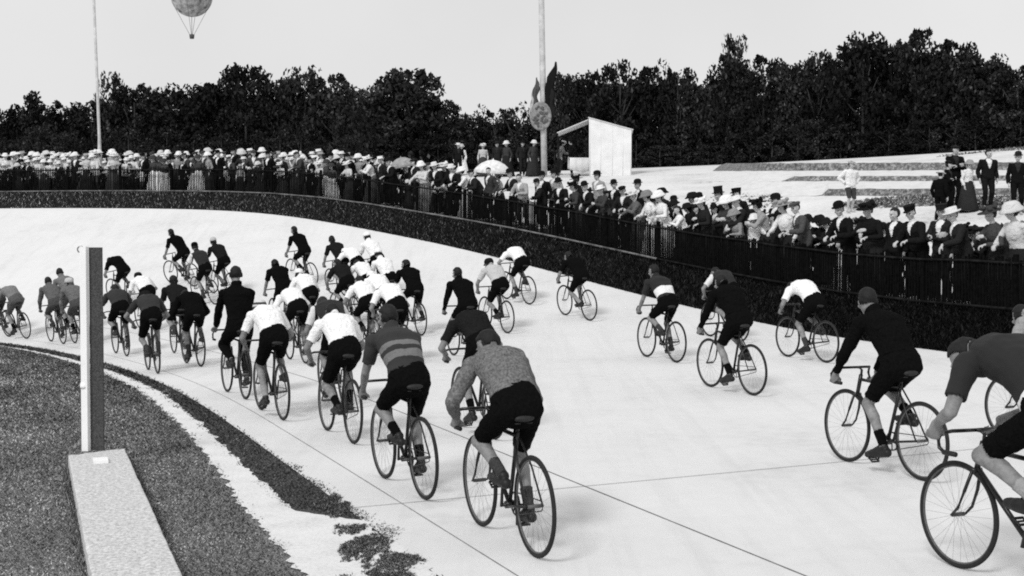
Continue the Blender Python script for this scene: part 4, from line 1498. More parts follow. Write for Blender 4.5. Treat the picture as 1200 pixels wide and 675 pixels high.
def far_mesh(kind, hat, hatv, top, low):
    key = (kind, hat, hatv, top, low)
    if key in FARM: return FARM[key]
    kind = variant(kind)
    g = sproto(kind); hm = hatmesh(kind, hat)
    bm = bmesh.new(); ms = []
    for nm in ('body', 'coat', 'trousers', 'shirt', 'bodice', 'skirt', 'hair', 'hat'):
        me = hm if nm == 'hat' else g.get(nm)
        if me is None: continue
        k = len(ms)
        ms.append({'body': m_skin, 'coat': cloth(top, 'coat_cloth'), 'bodice': cloth(top, 'bodice_cloth'), 'trousers': cloth(low, 'trouser_cloth'), 'skirt': cloth(low, 'skirt_cloth'),
                   'shirt': cloth(0.75, 'shirt_linen'), 'hair': mat('hair', 0.012, 0.7, 0.5, 70), 'hat': cloth(hatv, 'hat_felt')}[nm])
        n0 = len(bm.faces)
        bm.from_mesh(me); bm.faces.ensure_lookup_table()
        for f in bm.faces[n0:]:
            f.material_index = k; f.smooth = True
    me = bpy.data.meshes.new('person'); bm.to_mesh(me); bm.free()
    add_mats(me, ms)
    FARM[key] = me
    return me


FARK = [
    (('woman_lean', 'wide hat', 0.8, 0.6, 0.06), 'woman in pale bodice and wide white hat in the packed far crowd', 0.23),
    (('man_stand', 'boater', 0.75, 0.02, 0.02), 'man in dark suit and straw boater in the packed far crowd', 0.22),
    (('woman_stand', 'bonnet', 0.8, 0.3, 0.04), 'woman in white bonnet and grey bodice in the packed far crowd', 0.2),
    (('man_lean', 'boater', 0.8, 0.6, 0.05), 'man in pale jacket and pale boater in the packed far crowd', 0.15),
    (('man_stand', 'bowler', 0.008, 0.008, 0.008), 'man in black suit and bowler in the packed far crowd', 0.1),
    (('woman_lean', 'bonnet', 0.6, 0.03, 0.03), 'woman in dark dress and light bonnet in the packed far crowd', 0.1),
    (('man_lean', 'flat cap', 0.06, 0.05, 0.03), 'man in grey coat and dark flat cap in the packed far crowd', 0.08),
    (('woman_stand', 'boater', 0.35, 0.5, 0.03), 'woman in pale bodice and grey boater in the packed far crowd', 0.12),
]
tot = 0
BACK = []
for off, sc_, lo_, hi_ in ((1.95, 0.74, -25, 540), (2.2, 0.98, -25, 560), (2.9, 1.0, -25, 560), (3.7, 1.02, -25, 500), (4.6, 1.02, -25, 430), (5.6, 1.0, -25, 400)):
    px = lo_
    while px < hi_:
        step = random.uniform(8, 15) if px > 130 else random.uniform(6, 11)
        px += step
        if off == 2.2 and px > 425: continue
        if off < 2.1 and random.random() < 0.45: continue
        u = random.random(); acc = 0
        wts = [k[2] for k in FARK]
        if px > 150:
            wts = [0.05, 0.12, 0.08, 0.06, 0.32, 0.16, 0.2, 0.06]
        if 290 < px < 400 and off > 3: wts = [0.2, 0.2, 0.25, 0.2, 0.05, 0.05, 0.05, 0.15]
        key, lab, _ = random.choices(FARK, wts)[0]
        p, n_ = fence_pos(px, off)
        p = p + np.array([*(n_ * random.uniform(-0.1, 0.55)), 0.0])
        s = sc_ * random.uniform(0.78, 1.02)
        rz_ = math.atan2(n_[1], n_[0]) + math.pi / 2 + random.uniform(-0.9, 0.5)
        if tot >= 150:
            BACK.append((key, p, s, rz_)); continue
        o = bpy.data.objects.new('person', far_mesh(*key)); COL.objects.link(o)
        o.location = p; o.scale = (s, s, s)
        o.rotation_euler = (0, 0, rz_)
        tag(o, lab, 'person', lab.split(' in the')[0] + ' of the far crowd')
        tot += 1

# the rows behind, where one head cannot be told from the next
CV, CF, CM, cn, cmats = [], [], [], 0, []
COARSE = {}
for key, p, s, rz_ in BACK:
    if key not in COARSE:
        kind, hat, hv_, tp_, lw_ = key
        if 'c ' + kind not in SP:
            SP['c ' + kind] = make_stander(kind, 0.034)
        g = SP['c ' + kind]
        hm = make_hat(hat, *g['_head'])
        parts = []
        for nm in ('body', 'coat', 'trousers', 'shirt', 'bodice', 'skirt', 'hair', 'hat'):
            me_ = hm if nm == 'hat' else g.get(nm)
            if me_ is None: continue
            mm = {'body': m_skin, 'coat': cloth(tp_, 'coat_cloth'), 'bodice': cloth(tp_, 'bodice_cloth'), 'trousers': cloth(lw_, 'trouser_cloth'), 'skirt': cloth(lw_, 'skirt_cloth'),
                  'shirt': cloth(0.75, 'shirt_linen'), 'hair': mat('hair', 0.012, 0.7, 0.5, 70), 'hat': cloth(hv_, 'hat_felt')}[nm]
            if mm not in cmats: cmats.append(mm)
            me_.calc_loop_triangles()
            vv = np.empty(len(me_.vertices) * 3); me_.vertices.foreach_get('co', vv)
            tt_ = np.empty(len(me_.loop_triangles) * 3, dtype=np.int32); me_.loop_triangles.foreach_get('vertices', tt_)
            parts.append((vv.reshape(-1, 3), tt_.reshape(-1, 3), cmats.index(mm)))
        COARSE[key] = parts
    Rm_ = rotz(rz_)
    for vv, tt_, mi_ in COARSE[key]:
        CV.append((vv * s) @ Rm_.T + p); CF.append(tt_ + cn); CM.append(np.full(len(tt_), mi_)); cn += len(vv)
if BACK:
    CV, CF, CM = np.concatenate(CV), np.concatenate(CF), np.concatenate(CM)
    me = bpy.data.meshes.new('crowd')
    me.vertices.add(len(CV)); me.vertices.foreach_set('co', CV.ravel())
    me.loops.add(CF.size); me.loops.foreach_set('vertex_index', CF.ravel().astype(np.int32))
    me.polygons.add(len(CF)); me.polygons.foreach_set('loop_start', np.arange(0, CF.size, 3, dtype=np.int32))
    add_mats(me, cmats)
    me.polygons.foreach_set('material_index', CM.astype(np.int32))
    me.polygons.foreach_set('use_smooth', np.ones(len(CF), bool))
    me.update()
    tag(new_obj('crowd', me), 'back rows of the packed far crowd under the trees', 'crowd', kind='stuff')

for px in (181, 188, 193, 229, 234, 384, 389):
    p, n_ = fence_pos(px, 1.9)
    lab = 'woman in pale skirt standing against the fence of the far crowd'
    o = bpy.data.objects.new('person', far_mesh('woman_stand', 'bonnet', 0.05, 0.06, 0.8)); COL.objects.link(o)
    o.location = p; o.scale = (0.85, 0.85, random.uniform(0.7, 0.85)); o.rotation_euler = (0, 0, math.atan2(n_[1], n_[0]) + math.pi / 2)
    tag(o, lab, 'person', 'women in pale skirts of the far crowd')
# people up on the slope, by the foot of each figure in the picture
def hsp(px, py, kind, hat, hv, tp, lw, lab, face, scale=1.0, **k):
    spectator(hit(px, py), face, kind, hat, hv, tp, lw, lab, 'people standing on the slope', scale, shirt=0.75 if 'white shirt' in lab else 0.03, **k)


TOCAM = math.pi
hsp(996, 249, 'boy', 'flat cap', 0.4, 0.8, 0.05, 'boy in white shirt, dark breeches and pale cap alone on the slope', TOCAM + 0.3, 0.92)
hsp(1118, 246, 'man_fold', 'flat cap', 0.02, 0.008, 0.008, 'man in black with folded arms on the slope at right', TOCAM + 0.1, 1.1)
hsp(1101, 262, 'man_stand', 'boater', 0.6, 0.006, 0.006, 'man in black with a pale hat left of the folded arms', -0.8, 0.86)
hsp(1110, 256, 'man_fold', 'flat cap', 0.01, 0.006, 0.006, 'man in black cap half hidden by the pale hat', TOCAM + 0.7, 0.95)
hsp(1134, 248, 'woman_stand', 'bonnet', 0.3, 0.75, 0.03, 'woman in white between two dark men on the slope', TOCAM + 0.5, 0.85)
hsp(1157, 245, 'man_stand', None, 0, 0.012, 0.012, 'man in open dark coat over a white shirt on the slope', TOCAM, 1.0)
0 and hsp(1144, 238, 'woman_lean', 'wide hat', 0.7, 0.3, 0.02, 'woman in pale hat behind the open dark coat', TOCAM + 0.4, 0.95)
hsp(1192, 252, 'man_stand', 'bowler', 0.02, 0.008, 0.008, 'man in dark suit at the right end of the slope', TOCAM - 0.3, 1.0)
0 and hsp(1172, 236, 'woman_stand', 'bonnet', 0.6, 0.4, 0.02, 'woman with pale shoulders left of the right end man', TOCAM, 0.9)
hsp(537, 207, 'man_stand', 'boater', 0.7, 0.012, 0.012, 'dark suited man with a white clad companion above the crowd', TOCAM + 0.2, 1.0)
hsp(541, 205, 'woman_stand', 'bonnet', 0.5, 0.8, 0.8, 'woman all in white standing above the crowd', TOCAM, 0.95)
hsp(566, 207, 'woman_stand', 'wide hat', 0.7, 0.5, 0.05, 'woman in grey blouse and white hat left of the white parasol', TOCAM, 0.95)
hsp(583, 207, 'man_stand', 'bowler', 0.02, 0.02, 0.02, 'man in dark suit behind the white parasol', TOCAM - 0.3, 1.0)
hsp(594, 207, 'woman_stand', 'bonnet', 0.75, 0.05, 0.02, 'woman in dark dress and white bonnet behind the white parasol', TOCAM - 0.5, 1.0)
hsp(612, 207, 'man_stand', 'bowler', 0.012, 0.02, 0.02, 'man in dark suit left of the mast', TOCAM + 0.4, 1.0)
hsp(625, 207, 'woman_stand', 'bonnet', 0.7, 0.05, 0.03, 'woman in white bonnet close to the left of the mast', TOCAM + 0.6, 1.0)
hsp(655, 205, 'man_lean', 'flat cap', 0.7, 0.3, 0.04, 'man in pale cap serving at the tent', -1.6, 1.0)
hsp(670, 205, 'man_stand', 'bowler', 0.012, 0.02, 0.02, 'man in dark suit under the tent awning', 1.2, 1.0)
print('spectators', NSP[0], 'far', tot)

# ------------------------------------------------------------------ parasols, tent, masts
m_canvas = mat('white_canvas', 0.74, 0.9, 0.12, 1.6, 6.0, 0.5)


def parasol(p, r_, v, lab, tilt):
    e = empty('parasol', p); e.rotation_euler = tilt
    tag(e, lab, 'parasol', None)
    m = MB()
    pr = [(0.01, 0.66 * r_), (0.02, 0.58 * r_), (0.3 * r_, 0.53 * r_), (0.6 * r_, 0.38 * r_), (0.85 * r_, 0.16 * r_), (r_, -0.05 * r_), (0.985 * r_, -0.065 * r_), (0.83 * r_, 0.14 * r_), (0.58 * r_, 0.355 * r_), (0.01, 0.54 * r_)]
    m.lathe(pr, (0, 0, 0), 40, wob=lambda a, z: -0.05 * np.abs(np.sin(4 * a)))
    m.build('canopy', mat('parasol_silk', v, 0.8, 0.35, 9.0), e)
    m = MB(); m.tube([(0, 0, 0.42 * r_), (0, 0, -0.85)], 0.012, 6); m.build('shaft', m_leather, e)


q, _ = fence_pos(577, 3.0); parasol(q + [0, 0, 1.62], 0.66, 0.8, 'white parasol held up above the crowd left of the mast', (0.12, 0.06, 0))
q, _ = fence_pos(472, 3.0); parasol(q + [0, 0, 1.45], 0.52, 0.3, 'grey parasol held over the crowd', (0.15, -0.2, 0))

# refreshment tent: boarded sides, sloping top, awning over the open left side
tp = hit(715, 206)
te = empty('tent', tuple(tp), R(-4))
tag(te, 'white canvas tent with sloping top and an awning on its open left side', 'tent')
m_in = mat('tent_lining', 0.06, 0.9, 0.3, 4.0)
k = float((tp - CAM) @ FW) / F   # metres per picture pixel at the tent
wl, hl, hr, dp = 49 * k, 68 * k, 54 * k, 2.4


def slab(name, pts, th, m, parent):
    """thick sheet through four corners"""
    p = [np.asarray(a, float) for a in pts]
    n_ = np.cross(p[1] - p[0], p[3] - p[0]); n_ /= np.linalg.norm(n_)
    b = MB(); b.add(np.array(p + [a - n_ * th for a in p]), [(0, 1, 2, 3), (7, 6, 5, 4), (0, 4, 5, 1), (1, 5, 6, 2), (2, 6, 7, 3), (3, 7, 4, 0)])
    return b.build(name, m, parent, smooth=False)


xl, xr = -wl / 2, wl / 2
slab('front_wall', [(xl, 0, -0.2), (xr, 0, -0.2), (xr, 0, hr), (xl, 0, hl)], 0.03, m_canvas, te)
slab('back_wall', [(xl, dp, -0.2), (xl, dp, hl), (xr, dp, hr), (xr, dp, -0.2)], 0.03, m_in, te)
slab('side_wall', [(xr + .02, 0.04, -0.2), (xr + .02, dp - 0.04, -0.2), (xr + .02, dp - 0.04, hr - 0.04), (xr + .02, 0.04, hr - 0.04)], 0.03, m_canvas, te)
slab('roof', [(xl - 0.05, -0.06, hl + 0.03), (xr + 0.1, -0.06, hr + 0.0), (xr + 0.1, dp + 0.06, hr + 0.0), (xl - 0.05, dp + 0.06, hl + 0.03)], 0.025, m_canvas, te)
slab('awning', [(xl - 38 * k, -0.02, hl - 17 * k), (xl - 0.06, -0.02, hl - 2 * k), (xl - 0.06, dp * 0.8, hl - 0.1), (xl - 38 * k, dp * 0.8, hl - 17 * k)], 0.025, m_canvas, te)
for y in (0.02, dp * 0.78):
    b = MB(); b.tube([(xl - 37 * k, y, -0.2), (xl - 37 * k, y, hl - 18 * k)], 0.03, 6); b.build('awning_pole', m_rail, te)
for q_ in (0.27, 0.55, 0.80):
    b = MB(); x_ = xl + wl * q_; b.tube([(x_, -0.004, -0.1), (x_ + 0.01, -0.006, (hl + (hr - hl) * q_) * 0.5), (x_, -0.004, hl + (hr - hl) * q_ - 0.03)], 0.012, 6)
    b.build('seam', m_canvas, te)
for x_, h_ in ((xl + 0.02, hl), (xr - 0.02, hr)):
    b = MB(); b.tube([(x_, -0.01, -0.2), (x_, -0.01, h_)], 0.03, 8); b.build('tent_pole', m_canvas, te)
# trestle table with a white cloth
tb = hit(681, 206)
t = empty('trestle_table', tuple(tb), R(5)); tag(t, 'trestle table under a white cloth beside the tent', 'table')
b = MB(); b.box((0, 0, 0.82), (1.1, 0.7, 0.04)); b.build('tabletop', m_rail, t, False)
for sx in (-0.45, 0.45):
    b = MB()
    for sy in (-1, 1): b.tube([(sx, 0, 0.8), (sx, 0.3 * sy, -0.05)], 0.025, 6)
    b.build('trestle', m_rail, t)
b = MB()
xs_ = np.linspace(-0.6, 0.6, 13)
v = []; f = []
for a, (y, z) in enumerate(((-0.40, 0.12), (-0.39, 0.5), (-0.375, 0.845), (0.375, 0.845), (0.39, 0.5), (0.40, 0.2))):
    for i, x in enumerate(xs_):
        v.append((x, y + (0.03 * math.sin(i * 2.1) if z < 0.8 else 0), z + (0.25 * abs(x) if z < 0.4 else 0)))
for a in range(5):
    for i in range(12):
        f.append((a * 13 + i, a * 13 + i + 1, (a + 1) * 13 + i + 1, (a + 1) * 13 + i))
b.add(v, f)
o = b.build('tablecloth', m_canvas); o.location = tb; o.rotation_euler = (0, 0, R(5))
sm = o.modifiers.new('thick', 'SOLIDIFY'); sm.thickness = 0.012
tag(o, 'white cloth hanging over the trestle table beside the tent', 'tablecloth')

# mast with round shield and draped flags
mb_ = hit(638, 207)
d0 = float((mb_ - CAM) @ FW); k = d0 / F
b = MB()
tilt = -0.018
top = 13.0
b.tube([(0, 0, -0.3), (tilt * 4, 0, 4), (tilt * top, 0, top)], [0.15, 0.15, 0.13], 14)
o = b.build('mast', mat('mast_paint', 0.48, 0.7, 0.25, 3.0)); o.location = mb_
tag(o, 'tall grey flag mast in the middle, rising out of the picture', 'mast')
zc = 70 * k
sh = empty('shield', tuple(mb_ + np.array([tilt * zc - 3.5 * k, -0.24, zc])))
tag(sh, 'round grey shield fixed to the tall mast with flags behind it', 'shield')
b = MB()
pr = [(0.01, 0.07), (0.20, 0.075), (0.42, 0.06), (0.50, 0.085), (0.56, 0.085), (0.60, 0.05), (0.60, 0.0), (0.01, 0.0)]
b.lathe([(r_ * 12.8 * k / 0.6, z) for r_, z in pr], (0, 0, 0), 36, np.array([[1, 0, 0], [0, 0, -1.0], [0, 1.32, 0]]))
b.build('disc', mat('shield_paint', 0.22, 0.8, 0.6, 7.0), sh)
b = MB()
rr_ = random.Random(4)
for q in range(26):
    a = rr_.uniform(0, 6.28); r_ = 0.38 * math.sqrt(rr_.random())
    b.ellipsoid((r_ * math.cos(a), -0.085, r_ * 1.4 * math.sin(a)), (0.07, 0.03, 0.05 + 0.04 * rr_.random()), seg=8, nr=5)
b.build('emblem', mat('shield_relief', 0.09, 0.7, 0.4, 9.0), sh)


def flag(x0, z0, x1, z1, wid, v):
    """cloth hanging in folds round a slanted staff, staff and cloth one piece"""
    b = MB()
    P0, P1 = np.array([x0, 0.12, z0]), np.array([x1, 0.12, z1])
    rings = []
    for i, t_ in enumerate(np.linspace(0, 1, 12)):
        c = P0 + (P1 - P0) * t_
        w = wid * np.interp(t_, [0, 0.15, 0.4, 0.7, 0.88, 1.0], [0.5, 1.15, 0.8, 1.05, 0.6, 0.18])
        c = c + np.array([0.05 * math.sin(t_ * 7 + v * 90), 0, 0])
        an = np.linspace(0, 2 * math.pi, 14, endpoint=False)
        rad = w * (1 + 0.42 * np.sin(an * 3 + t_ * 5 + v * 50) + 0.2 * np.sin(an * 5 - t_ * 9))
        rings.append(c + np.stack([np.cos(an) * rad, np.sin(an) * rad * 0.5, np.sin(an * 2 + t_ * 5) * 0.08], 1))
    b.rings(rings)
    b.tube([P0 + (P0 - P1) * 0.1, P1 + (P1 - P0) * 0.03], 0.02, 6)
    b.build('flag', cloth(v, 'flag_bunting'), sh)


flag(7 * k, 5 * k, 17 * k, 62 * k, 0.20, 0.012)
flag(11 * k, -2 * k, 12 * k, 34 * k, 0.20, 0.02)
flag(-6 * k, 8 * k, -5 * k, 44 * k, 0.13, 0.09)
flag(-9 * k, -4 * k, -10 * k, 26 * k, 0.09, 0.45)

# thin pole on the left
pb = hit(118, 196)
d0 = float((pb - CAM) @ FW); k = d0 / F
b = MB(); b.tube([(0, 0, -0.3), (-0.03 * 1.5, 0, 1.5), (-0.05, 0, 2.4), (-0.34, 0, 12)], [0.11, 0.10, 0.075, 0.065], 12)
o = b.build('mast', mat('pale_mast_paint', 0.5, 0.7, 0.25, 3.0)); o.location = pb
tag(o, 'slender pale pole rising out of the far crowd on the left', 'mast')

# captive balloon
bd = 375.0
bc = CAM + ray(224.5, -5) * bd
be = empty('balloon', tuple(bc)); tag(be, 'mottled grey gas balloon cut by the top of the picture', 'balloon')
rb = 24 * bd / F
b = MB()
b.lathe([(rb * math.cos(R(a)) + 0.02, rb * math.sin(R(a)) * (1.02 if a < 0 else 1)) for a in np.linspace(-88, 88, 25)], (0, 0, 0), 48)
b.build('envelope', mat('balloon_silk', 0.36, 0.8, 0.8, 0.75, 8.0), be)
b = MB()
for k_ in range(16):
    a = k_ * math.pi / 8
    b.tube([(rb * 0.9 * math.cos(a), rb * 0.9 * math.sin(a), -rb * 0.45), (rb * 0.72 * math.cos(a), rb * 0.72 * math.sin(a), -rb * 0.75), (0.6 * math.cos(a), 0.6 * math.sin(a), -rb * 1.9)], 0.055, 5) if k_ % 4 == 0 else None
b.tube([(0, 0, -rb), (0, 0, -rb * 1.9)], 0.07, 5)
b.build('rigging', mat('rope', 0.08, 0.9, 0.2, 5), be)
b = MB()
b.lathe([(0.02, 0), (0.62, 0.0), (0.72, 0.6), (0.76, 1.2), (0.66, 1.2), (0.6, 0.3), (0.02, 0.25)], (0, 0, -rb * 1.9 - 1.1), 12)
b.build('basket', mat('wicker', 0.08, 0.9, 0.4, 8), be)

# finish post and its stone slab on the infield
m_slab = ground_mat('pale_stone', [(0.38, 0.36), (0.5, 0.56), (0.62, 0.76)], 30.0, 90.0, 0.5)
ZS = 0.13


def onz(px, py, z):
    d = ray(px, py); t_ = (z - CAM[2]) / d[2]
    return CAM + d * t_


cs = [onz(80, 533, ZS), onz(146, 525, ZS), onz(226, 700, ZS), onz(112, 700, ZS)]
b = MB()
v = [c + [0, 0, 0] for c in cs] + [c - [0, 0, ZS + 0.02] for c in cs]
b.add(v, [(3, 2, 1, 0), (0, 1, 5, 4), (1, 2, 6, 5), (2, 3, 7, 6), (3, 0, 4, 7)])
o = b.build('stone_slab', m_slab, smooth=False)
bm = bmesh.new(); bm.from_mesh(o.data)
bmesh.ops.subdivide_edges(bm, edges=[e for e in bm.edges if e.calc_length() > 0.2], cuts=26, use_grid_fill=True)
for v_ in bm.verts:
    q_ = v_.co
    rim = len([f for f in v_.link_faces]) and max(f.normal.angle(v_.link_faces[0].normal) for f in v_.link_faces) > 0.5
    a_ = mnoise.noise(q_ * 9.0); a2_ = mnoise.noise(q_ * 31.0)
    k_ = 0.016 if rim else 0.004
    v_.co.z -= max(0, a_ * k_ + abs(a2_) * k_ * 0.8)
    if rim: v_.co.x += a2_ * 0.006; v_.co.y += a_ * 0.006
bm.to_mesh(o.data); bm.free()
bv = o.modifiers.new('edge', 'BEVEL'); bv.width = 0.010; bv.segments = 2; bv.limit_method = 'ANGLE'
tag(o, 'long pale stone slab lying in the infield grass', 'slab')
# taller tufts growing against the slab
gp = []
for a_, b_ in ((0, 1), (1, 2), (3, 0)):
    for t_ in rng.random(900 if a_ else 300):
        p_ = cs[a_] * (1 - t_) + cs[b_] * t_
        c_ = sum(cs) / 4
        o_ = (p_ - c_)[:2]; o_ = o_ / np.linalg.norm(o_)
        p2 = p_[:2] + np.array([1 if a_ == 1 else -1 if a_ == 3 else 0, 1 if a_ == 0 else 0]) * abs(rng.normal(0, 0.035))
        gp.append((p2[0], p2[1], 0.0))
gp = np.array(gp); n = len(gp)
blades('grass_tufts', gp, rng.uniform(0.02, 0.075, n), rng.uniform(0.006, 0.012, n), np.where(rng.random(n) < 0.6, rng.uniform(0.02, 0.1, n), rng.uniform(0.12, 0.4, n)), m_blade, 0.5)
pp = onz(108, 528, ZS)
kk = float((pp - CAM) @ FW) / F
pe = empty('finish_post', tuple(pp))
tag(pe, 'square finish post with white front edge and mottled grey board', 'post')
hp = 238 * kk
b = MB(); b.box((5.5 * kk, 0.03, hp / 2), (15 * kk, 0.03, hp)); b.build('board', mat('grey_board', 0.065, 0.9, 0.7, 90.0, 4.0), pe, False)  # mottled grey board, much darker than the white batten
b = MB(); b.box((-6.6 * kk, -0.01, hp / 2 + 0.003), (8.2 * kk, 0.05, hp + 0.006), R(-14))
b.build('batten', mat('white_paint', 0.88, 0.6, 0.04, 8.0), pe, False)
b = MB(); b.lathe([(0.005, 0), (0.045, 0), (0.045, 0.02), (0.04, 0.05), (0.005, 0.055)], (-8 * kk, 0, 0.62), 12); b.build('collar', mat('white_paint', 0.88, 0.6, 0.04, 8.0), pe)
b = MB(); b.torus((-11 * kk, 0, hp - 0.02), 0.03, 0.007, 'y', 18, 6); b.build('ring', m_steel, pe)
fp = onz(118, 541, ZS)
b = MB(); b.box((0, 0, 0.012), (0.13, 0.22, 0.024), R(20))
o = b.build('foot_plate', mat('white_paint', 0.88, 0.6, 0.04, 8.0), None, False); o.location = fp
o['label'] = 'small white plate let into the slab beside the post'; o['category'] = 'plate'

# ------------------------------------------------------------------ trees
m_leaf = tint_mat('leaf', 0.8, 1.6)
m_bark = mat('bark', 0.05, 0.9, 0.4, 8.0)


def tree_meshes(seed, style):
    r_ = np.random.default_rng(seed)
    n_cl = {'round': 95, 'spire': 46, 'loose': 52, 'bush': 40}[style]
    Hh = 1.0
    cl = []
    for i in range(n_cl):
        z = r_.uniform(0.06, 0.98) if style != 'bush' else r_.uniform(0.05, 0.95)
        if style == 'round': rad = 0.44 * math.sqrt(max(1 - ((z - 0.42) / 0.6) ** 2, 0.02))
        elif style == 'spire': rad = 0.22 * (1 - z) ** 0.6 + 0.03
        elif style == 'loose': rad = 0.36 * math.sqrt(max(1 - ((z - 0.55) / 0.5) ** 2, 0.02))
        else: rad = 0.6 * math.sqrt(max(1 - z**2, 0.02))
        a = r_.uniform(0, 6.283); q = rad * r_.uniform(0.25, 1.05) ** 0.6
        cl.append((q * math.cos(a), q * math.sin(a), z, r_.uniform(0.05, 0.095)))
    per = {'round': 46, 'spire': 40, 'loose': 36, 'bush': 46}[style]
    cl = np.array(cl)
    # a few sprays sticking out of the outline
    for i in range(9 if style != 'bush' else 3):
        a = r_.uniform(0, 6.283); z = r_.uniform(0.6, 0.98)
        q = (0.30 if style != 'spire' else 0.08) * (1.15 - z) / 0.5
        cl = np.vstack([cl, [q * math.cos(a), q * math.sin(a), z + r_.uniform(0.0, 0.07), r_.uniform(0.02, 0.035)]])
    n_ = len(cl) * per
    c = np.repeat(cl, per, 0)
    g_ = r_.normal(0, 1, (n_, 3)); g_ *= np.minimum(1, 1.35 / (np.linalg.norm(g_, axis=1) + 1e-6))[:, None]
    pos = c[:, :3] + g_ * c[:, 3:4] * [1, 1, 0.8]
    pos[:, 2] = np.maximum(pos[:, 2], 0.01)
    s = r_.uniform(0.016, 0.036, n_)[:, None]
    u = r_.normal(0, 1, (n_, 3)); u /= np.linalg.norm(u, axis=1)[:, None]
    w = np.cross(u, r_.normal(0, 1, (n_, 3))); w /= np.linalg.norm(w, axis=1)[:, None]
    v = np.stack([pos - u * s, pos + w * s * 0.55, pos + u * s, pos - w * s * 0.55], 1).reshape(-1, 3)
    me = bpy.data.meshes.new('crown')
    me.vertices.add(4 * n_); me.vertices.foreach_set('co', v.ravel())
    me.loops.add(4 * n_); me.loops.foreach_set('vertex_index', np.arange(4 * n_))
    me.polygons.add(n_); me.polygons.foreach_set('loop_start', np.arange(0, 4 * n_, 4))
    clt = np.repeat(r_.uniform(0.45, 1.8, len(cl)), per)
    tt = np.where(r_.random(n_) < 0.92, r_.uniform(0.006, 0.022, n_), r_.uniform(0.03, 0.065, n_)) * clt
    ca = me.color_attributes.new('tint', 'FLOAT_COLOR', 'POINT')
    t4 = np.repeat(tt, 4)
    ca.data.foreach_set('color', np.stack([t4, t4, t4, np.ones_like(t4)], 1).ravel())
    me.update(); me.materials.append(m_leaf)
    b = MB()
    b.tube([(0, 0, -0.06), (0.005, 0.004, 0.2), (-0.01, 0.0, 0.55), (0.0, 0.01, 0.86)], [0.028, 0.022, 0.014, 0.004], 8)
    for i in range(7):
        a = r_.uniform(0, 6.28); z = r_.uniform(0.2, 0.6); l = 0.28 if style != 'spire' else 0.1
        b.tube([(0, 0, z), (l * 0.5 * math.cos(a), l * 0.5 * math.sin(a), z + 0.1), (l * math.cos(a), l * math.sin(a), z + 0.24)], [0.011, 0.008, 0.003], 6)
    tr = b.mesh('trunk'); tr.materials.append(m_bark)
    return me, tr


TM = {'round': [tree_meshes(s, 'round') for s in (1, 2, 3, 4)], 'spire': [tree_meshes(s, 'spire') for s in (11, 12)],
      'loose': [tree_meshes(s, 'loose') for s in (21, 22)], 'bush': [tree_meshes(s, 'bush') for s in (31, 32)]}


def tree(px, off, topy, wpx, style, lab, group='trees of the dark belt behind the crowd', name='tree', cat='tree'):
    p, _ = fence_pos(px, off)
    d = float((p - CAM) @ FW); k = d / F
    _, py = proj(p)
    hgt = max((float(py) - topy) * k, 0.8)
    e = empty(name, tuple(p), random.uniform(0, 6.28))
    wid = wpx * k / (0.92 if style == 'round' else 0.5 if style == 'spire' else 0.78 if style == 'loose' else 1.2)
    e.scale = (wid, wid, hgt * 0.95)
    tag(e, lab, cat, group)
    me, tr = random.choice(TM[style])
    child('crown', me, None, e); child('trunk', tr, None, e)


TREES = [
    (-12, 122, 60, 'round', 'broad dark tree cut by the left edge'), (15, 122, 34, 'spire', 'pointed dark tree next to the left edge'),
    (40, 106, 40, 'spire', 'tallest of the pointed trees at far left'), (66, 116, 40, 'spire', 'pointed tree between the tallest spire and the slender pole'),
    (88, 120, 44, 'spire', 'pointed tree just left of the slender pole'), (108, 116, 44, 'loose', 'loose tree standing behind the slender pole'),
    (130, 84, 44, 'loose', 'tree with a high top right of the slender pole'), (158, 99, 80, 'round', 'round tree second to the right of the slender pole'),
    (200, 102, 90, 'round', 'low round tree below the left of the balloon'), (243, 97, 86, 'round', 'round tree straight below the balloon'),
    (290, 76, 90, 'round', 'tall round tree right of the balloon'), (326, 92, 70, 'round', 'lower tree right of the tall round one'),
    (357, 80, 80, 'round', 'tree with twin tops left of the middle of the belt'), (396, 88, 84, 'round', 'round tree left of the lone dome shaped tree'),
    (432, 104, 66, 'round', 'low tree touching the left of the dome shaped tree'), (480, 80, 112, 'round', 'large dome shaped tree standing apart above the crowd'),
    (520, 116, 60, 'round', 'low tree on the right flank of the dome shaped tree'), (552, 134, 62, 'round', 'low tree in the dip of the belt left of the mast'),
    (582, 120, 54, 'loose', 'thin tree with sparse sprays in the dip of the belt'), (604, 118, 46, 'loose', 'sparse tree left of the mast with sky showing through'), (628, 140, 60, 'round', 'low tree behind the mast'),
    (662, 86, 56, 'round', 'tree immediately right of the mast'), (692, 84, 66, 'round', 'tree right above the tent'), (727, 72, 66, 'loose', 'loose topped tree right above the tent corner'),
    (760, 78, 76, 'round', 'round tree right of the tent'), (794, 66, 60, 'loose', 'loose topped tree second right of the tent'), (820, 98, 60, 'round', 'low tree in the notch right of the tent'),
    (862, 40, 44, 'loose', 'tree with a thin high top in the right half'), (852, 64, 70, 'round', 'round tree around the thin high top'), (894, 66, 74, 'round', 'round tree right of the thin high top'),
    (926, 74, 66, 'round', 'low tree left of the great right hand mass'), (958, 60, 70, 'round', 'left shoulder of the great right hand mass of trees'), (1010, 40, 92, 'round', 'tall broad tree in the right hand mass'),
    (1044, 48, 70, 'round', 'tree left of the highest top at right'), (1078, 34, 86, 'round', 'highest tree of the belt at right'), (1116, 48, 84, 'round', 'tree right of the highest top'),
    (1152, 64, 84, 'round', 'tree sloping down toward the right edge'), (1192, 78, 84, 'round', 'tree at the right edge of the belt'), (1232, 86, 90, 'round', 'tree cut by the right edge'),
]
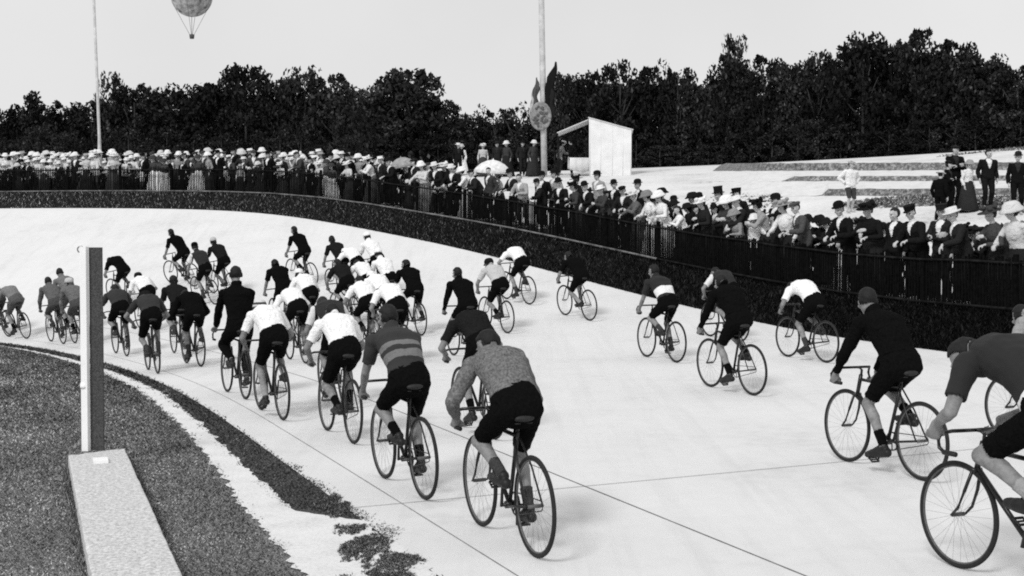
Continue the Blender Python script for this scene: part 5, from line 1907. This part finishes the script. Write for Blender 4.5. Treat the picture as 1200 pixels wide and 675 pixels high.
for (px, ty, wp, st_, lab) in TREES:
    tree(px, 33.0 + random.uniform(-0.6, 0.6) if px > 420 else 17.0, ty, wp, st_, lab)
# the inner rows that close the belt
for px, back in [(a_, b_) for b_ in (0, 5) for a_ in range(-30 + b_ * 3, 1260, 34)]:
    ty = np.interp(px, [t_[0] for t_ in TREES], [t_[1] for t_ in TREES]) + random.uniform(14, 34)
    if 528 < px < 632: ty = max(ty, 138)
    tree(px + random.uniform(-8, 8), (37.0 if px > 420 else 21.0) + back, ty, 74, 'round', 'dark tree deep inside the belt, seen only between the front trees', 'inner trees of the belt')
for px in range(-30, 1260, 26):
    base = 33 if px > 420 else 16
    ty = np.interp(px, [0, 420, 560, 640, 1200], [150, 150, 165, 165, 135]) + random.uniform(-10, 14)
    tree(px + random.uniform(-8, 8), base - 1.5, ty, 62, 'bush', 'dark bush along the foot of the tree belt', 'bushes along the foot of the belt', 'bush', 'bush')

# ------------------------------------------------------------------ light
wd = bpy.data.worlds.new('World'); SC.world = wd; wd.use_nodes = True
N, L = wd.node_tree.nodes, wd.node_tree.links
bg = N['Background']
sk = N.new('ShaderNodeTexSky'); sk.sky_type = 'NISHITA'; sk.sun_disc = False
EL, AZ = R(42), R(208)
sk.sun_elevation = EL; sk.sun_rotation = AZ
bw = N.new('ShaderNodeRGBToBW'); L.new(sk.outputs['Color'], bw.inputs['Color'])
mx = N.new('ShaderNodeMix'); mx.data_type = 'FLOAT'; mx.inputs[0].default_value = 0.88
L.new(bw.outputs['Val'], mx.inputs[2]); mx.inputs[3].default_value = 8.3   # thin even overcast
tg = N.new('ShaderNodeTexCoord'); cn = N.new('ShaderNodeTexNoise'); cn.inputs['Scale'].default_value = 2.2; cn.inputs['Detail'].default_value = 5
L.new(tg.outputs['Generated'], cn.inputs['Vector'])
cm = N.new('ShaderNodeMapRange'); cm.inputs['From Min'].default_value = 0.3; cm.inputs['From Max'].default_value = 0.7
cm.inputs['To Min'].default_value = 0.93; cm.inputs['To Max'].default_value = 1.07
L.new(cn.outputs['Fac'], cm.inputs['Value'])
ml = N.new('ShaderNodeMath'); ml.operation = 'MULTIPLY'
L.new(mx.outputs[0], ml.inputs[0]); L.new(cm.outputs[0], ml.inputs[1])
L.new(ml.outputs[0], bg.inputs['Color'])
bg.inputs['Strength'].default_value = 0.1
sd_ = bpy.data.lights.new('sun', 'SUN'); sd_.energy = 2.0; sd_.angle = R(14); sd_.color = (1, 1, 1)
so_ = bpy.data.objects.new('sun', sd_); COL.objects.link(so_)
dirv = Vector((math.sin(AZ) * math.cos(EL), math.cos(AZ) * math.cos(EL), math.sin(EL)))
so_.rotation_euler = dirv.to_track_quat('Z', 'Y').to_euler()
vs = SC.view_settings
SC.display_settings.display_device = 'sRGB'
vs.view_transform = 'Standard'; vs.look = 'None'; vs.exposure = 0.0; vs.gamma = 1.0; vs.use_curve_mapping = False
SC.render.film_transparent = False
SC.cycles.use_denoising = False
SC.cycles.max_bounces = 5
SC.cycles.filter_width = 1.9
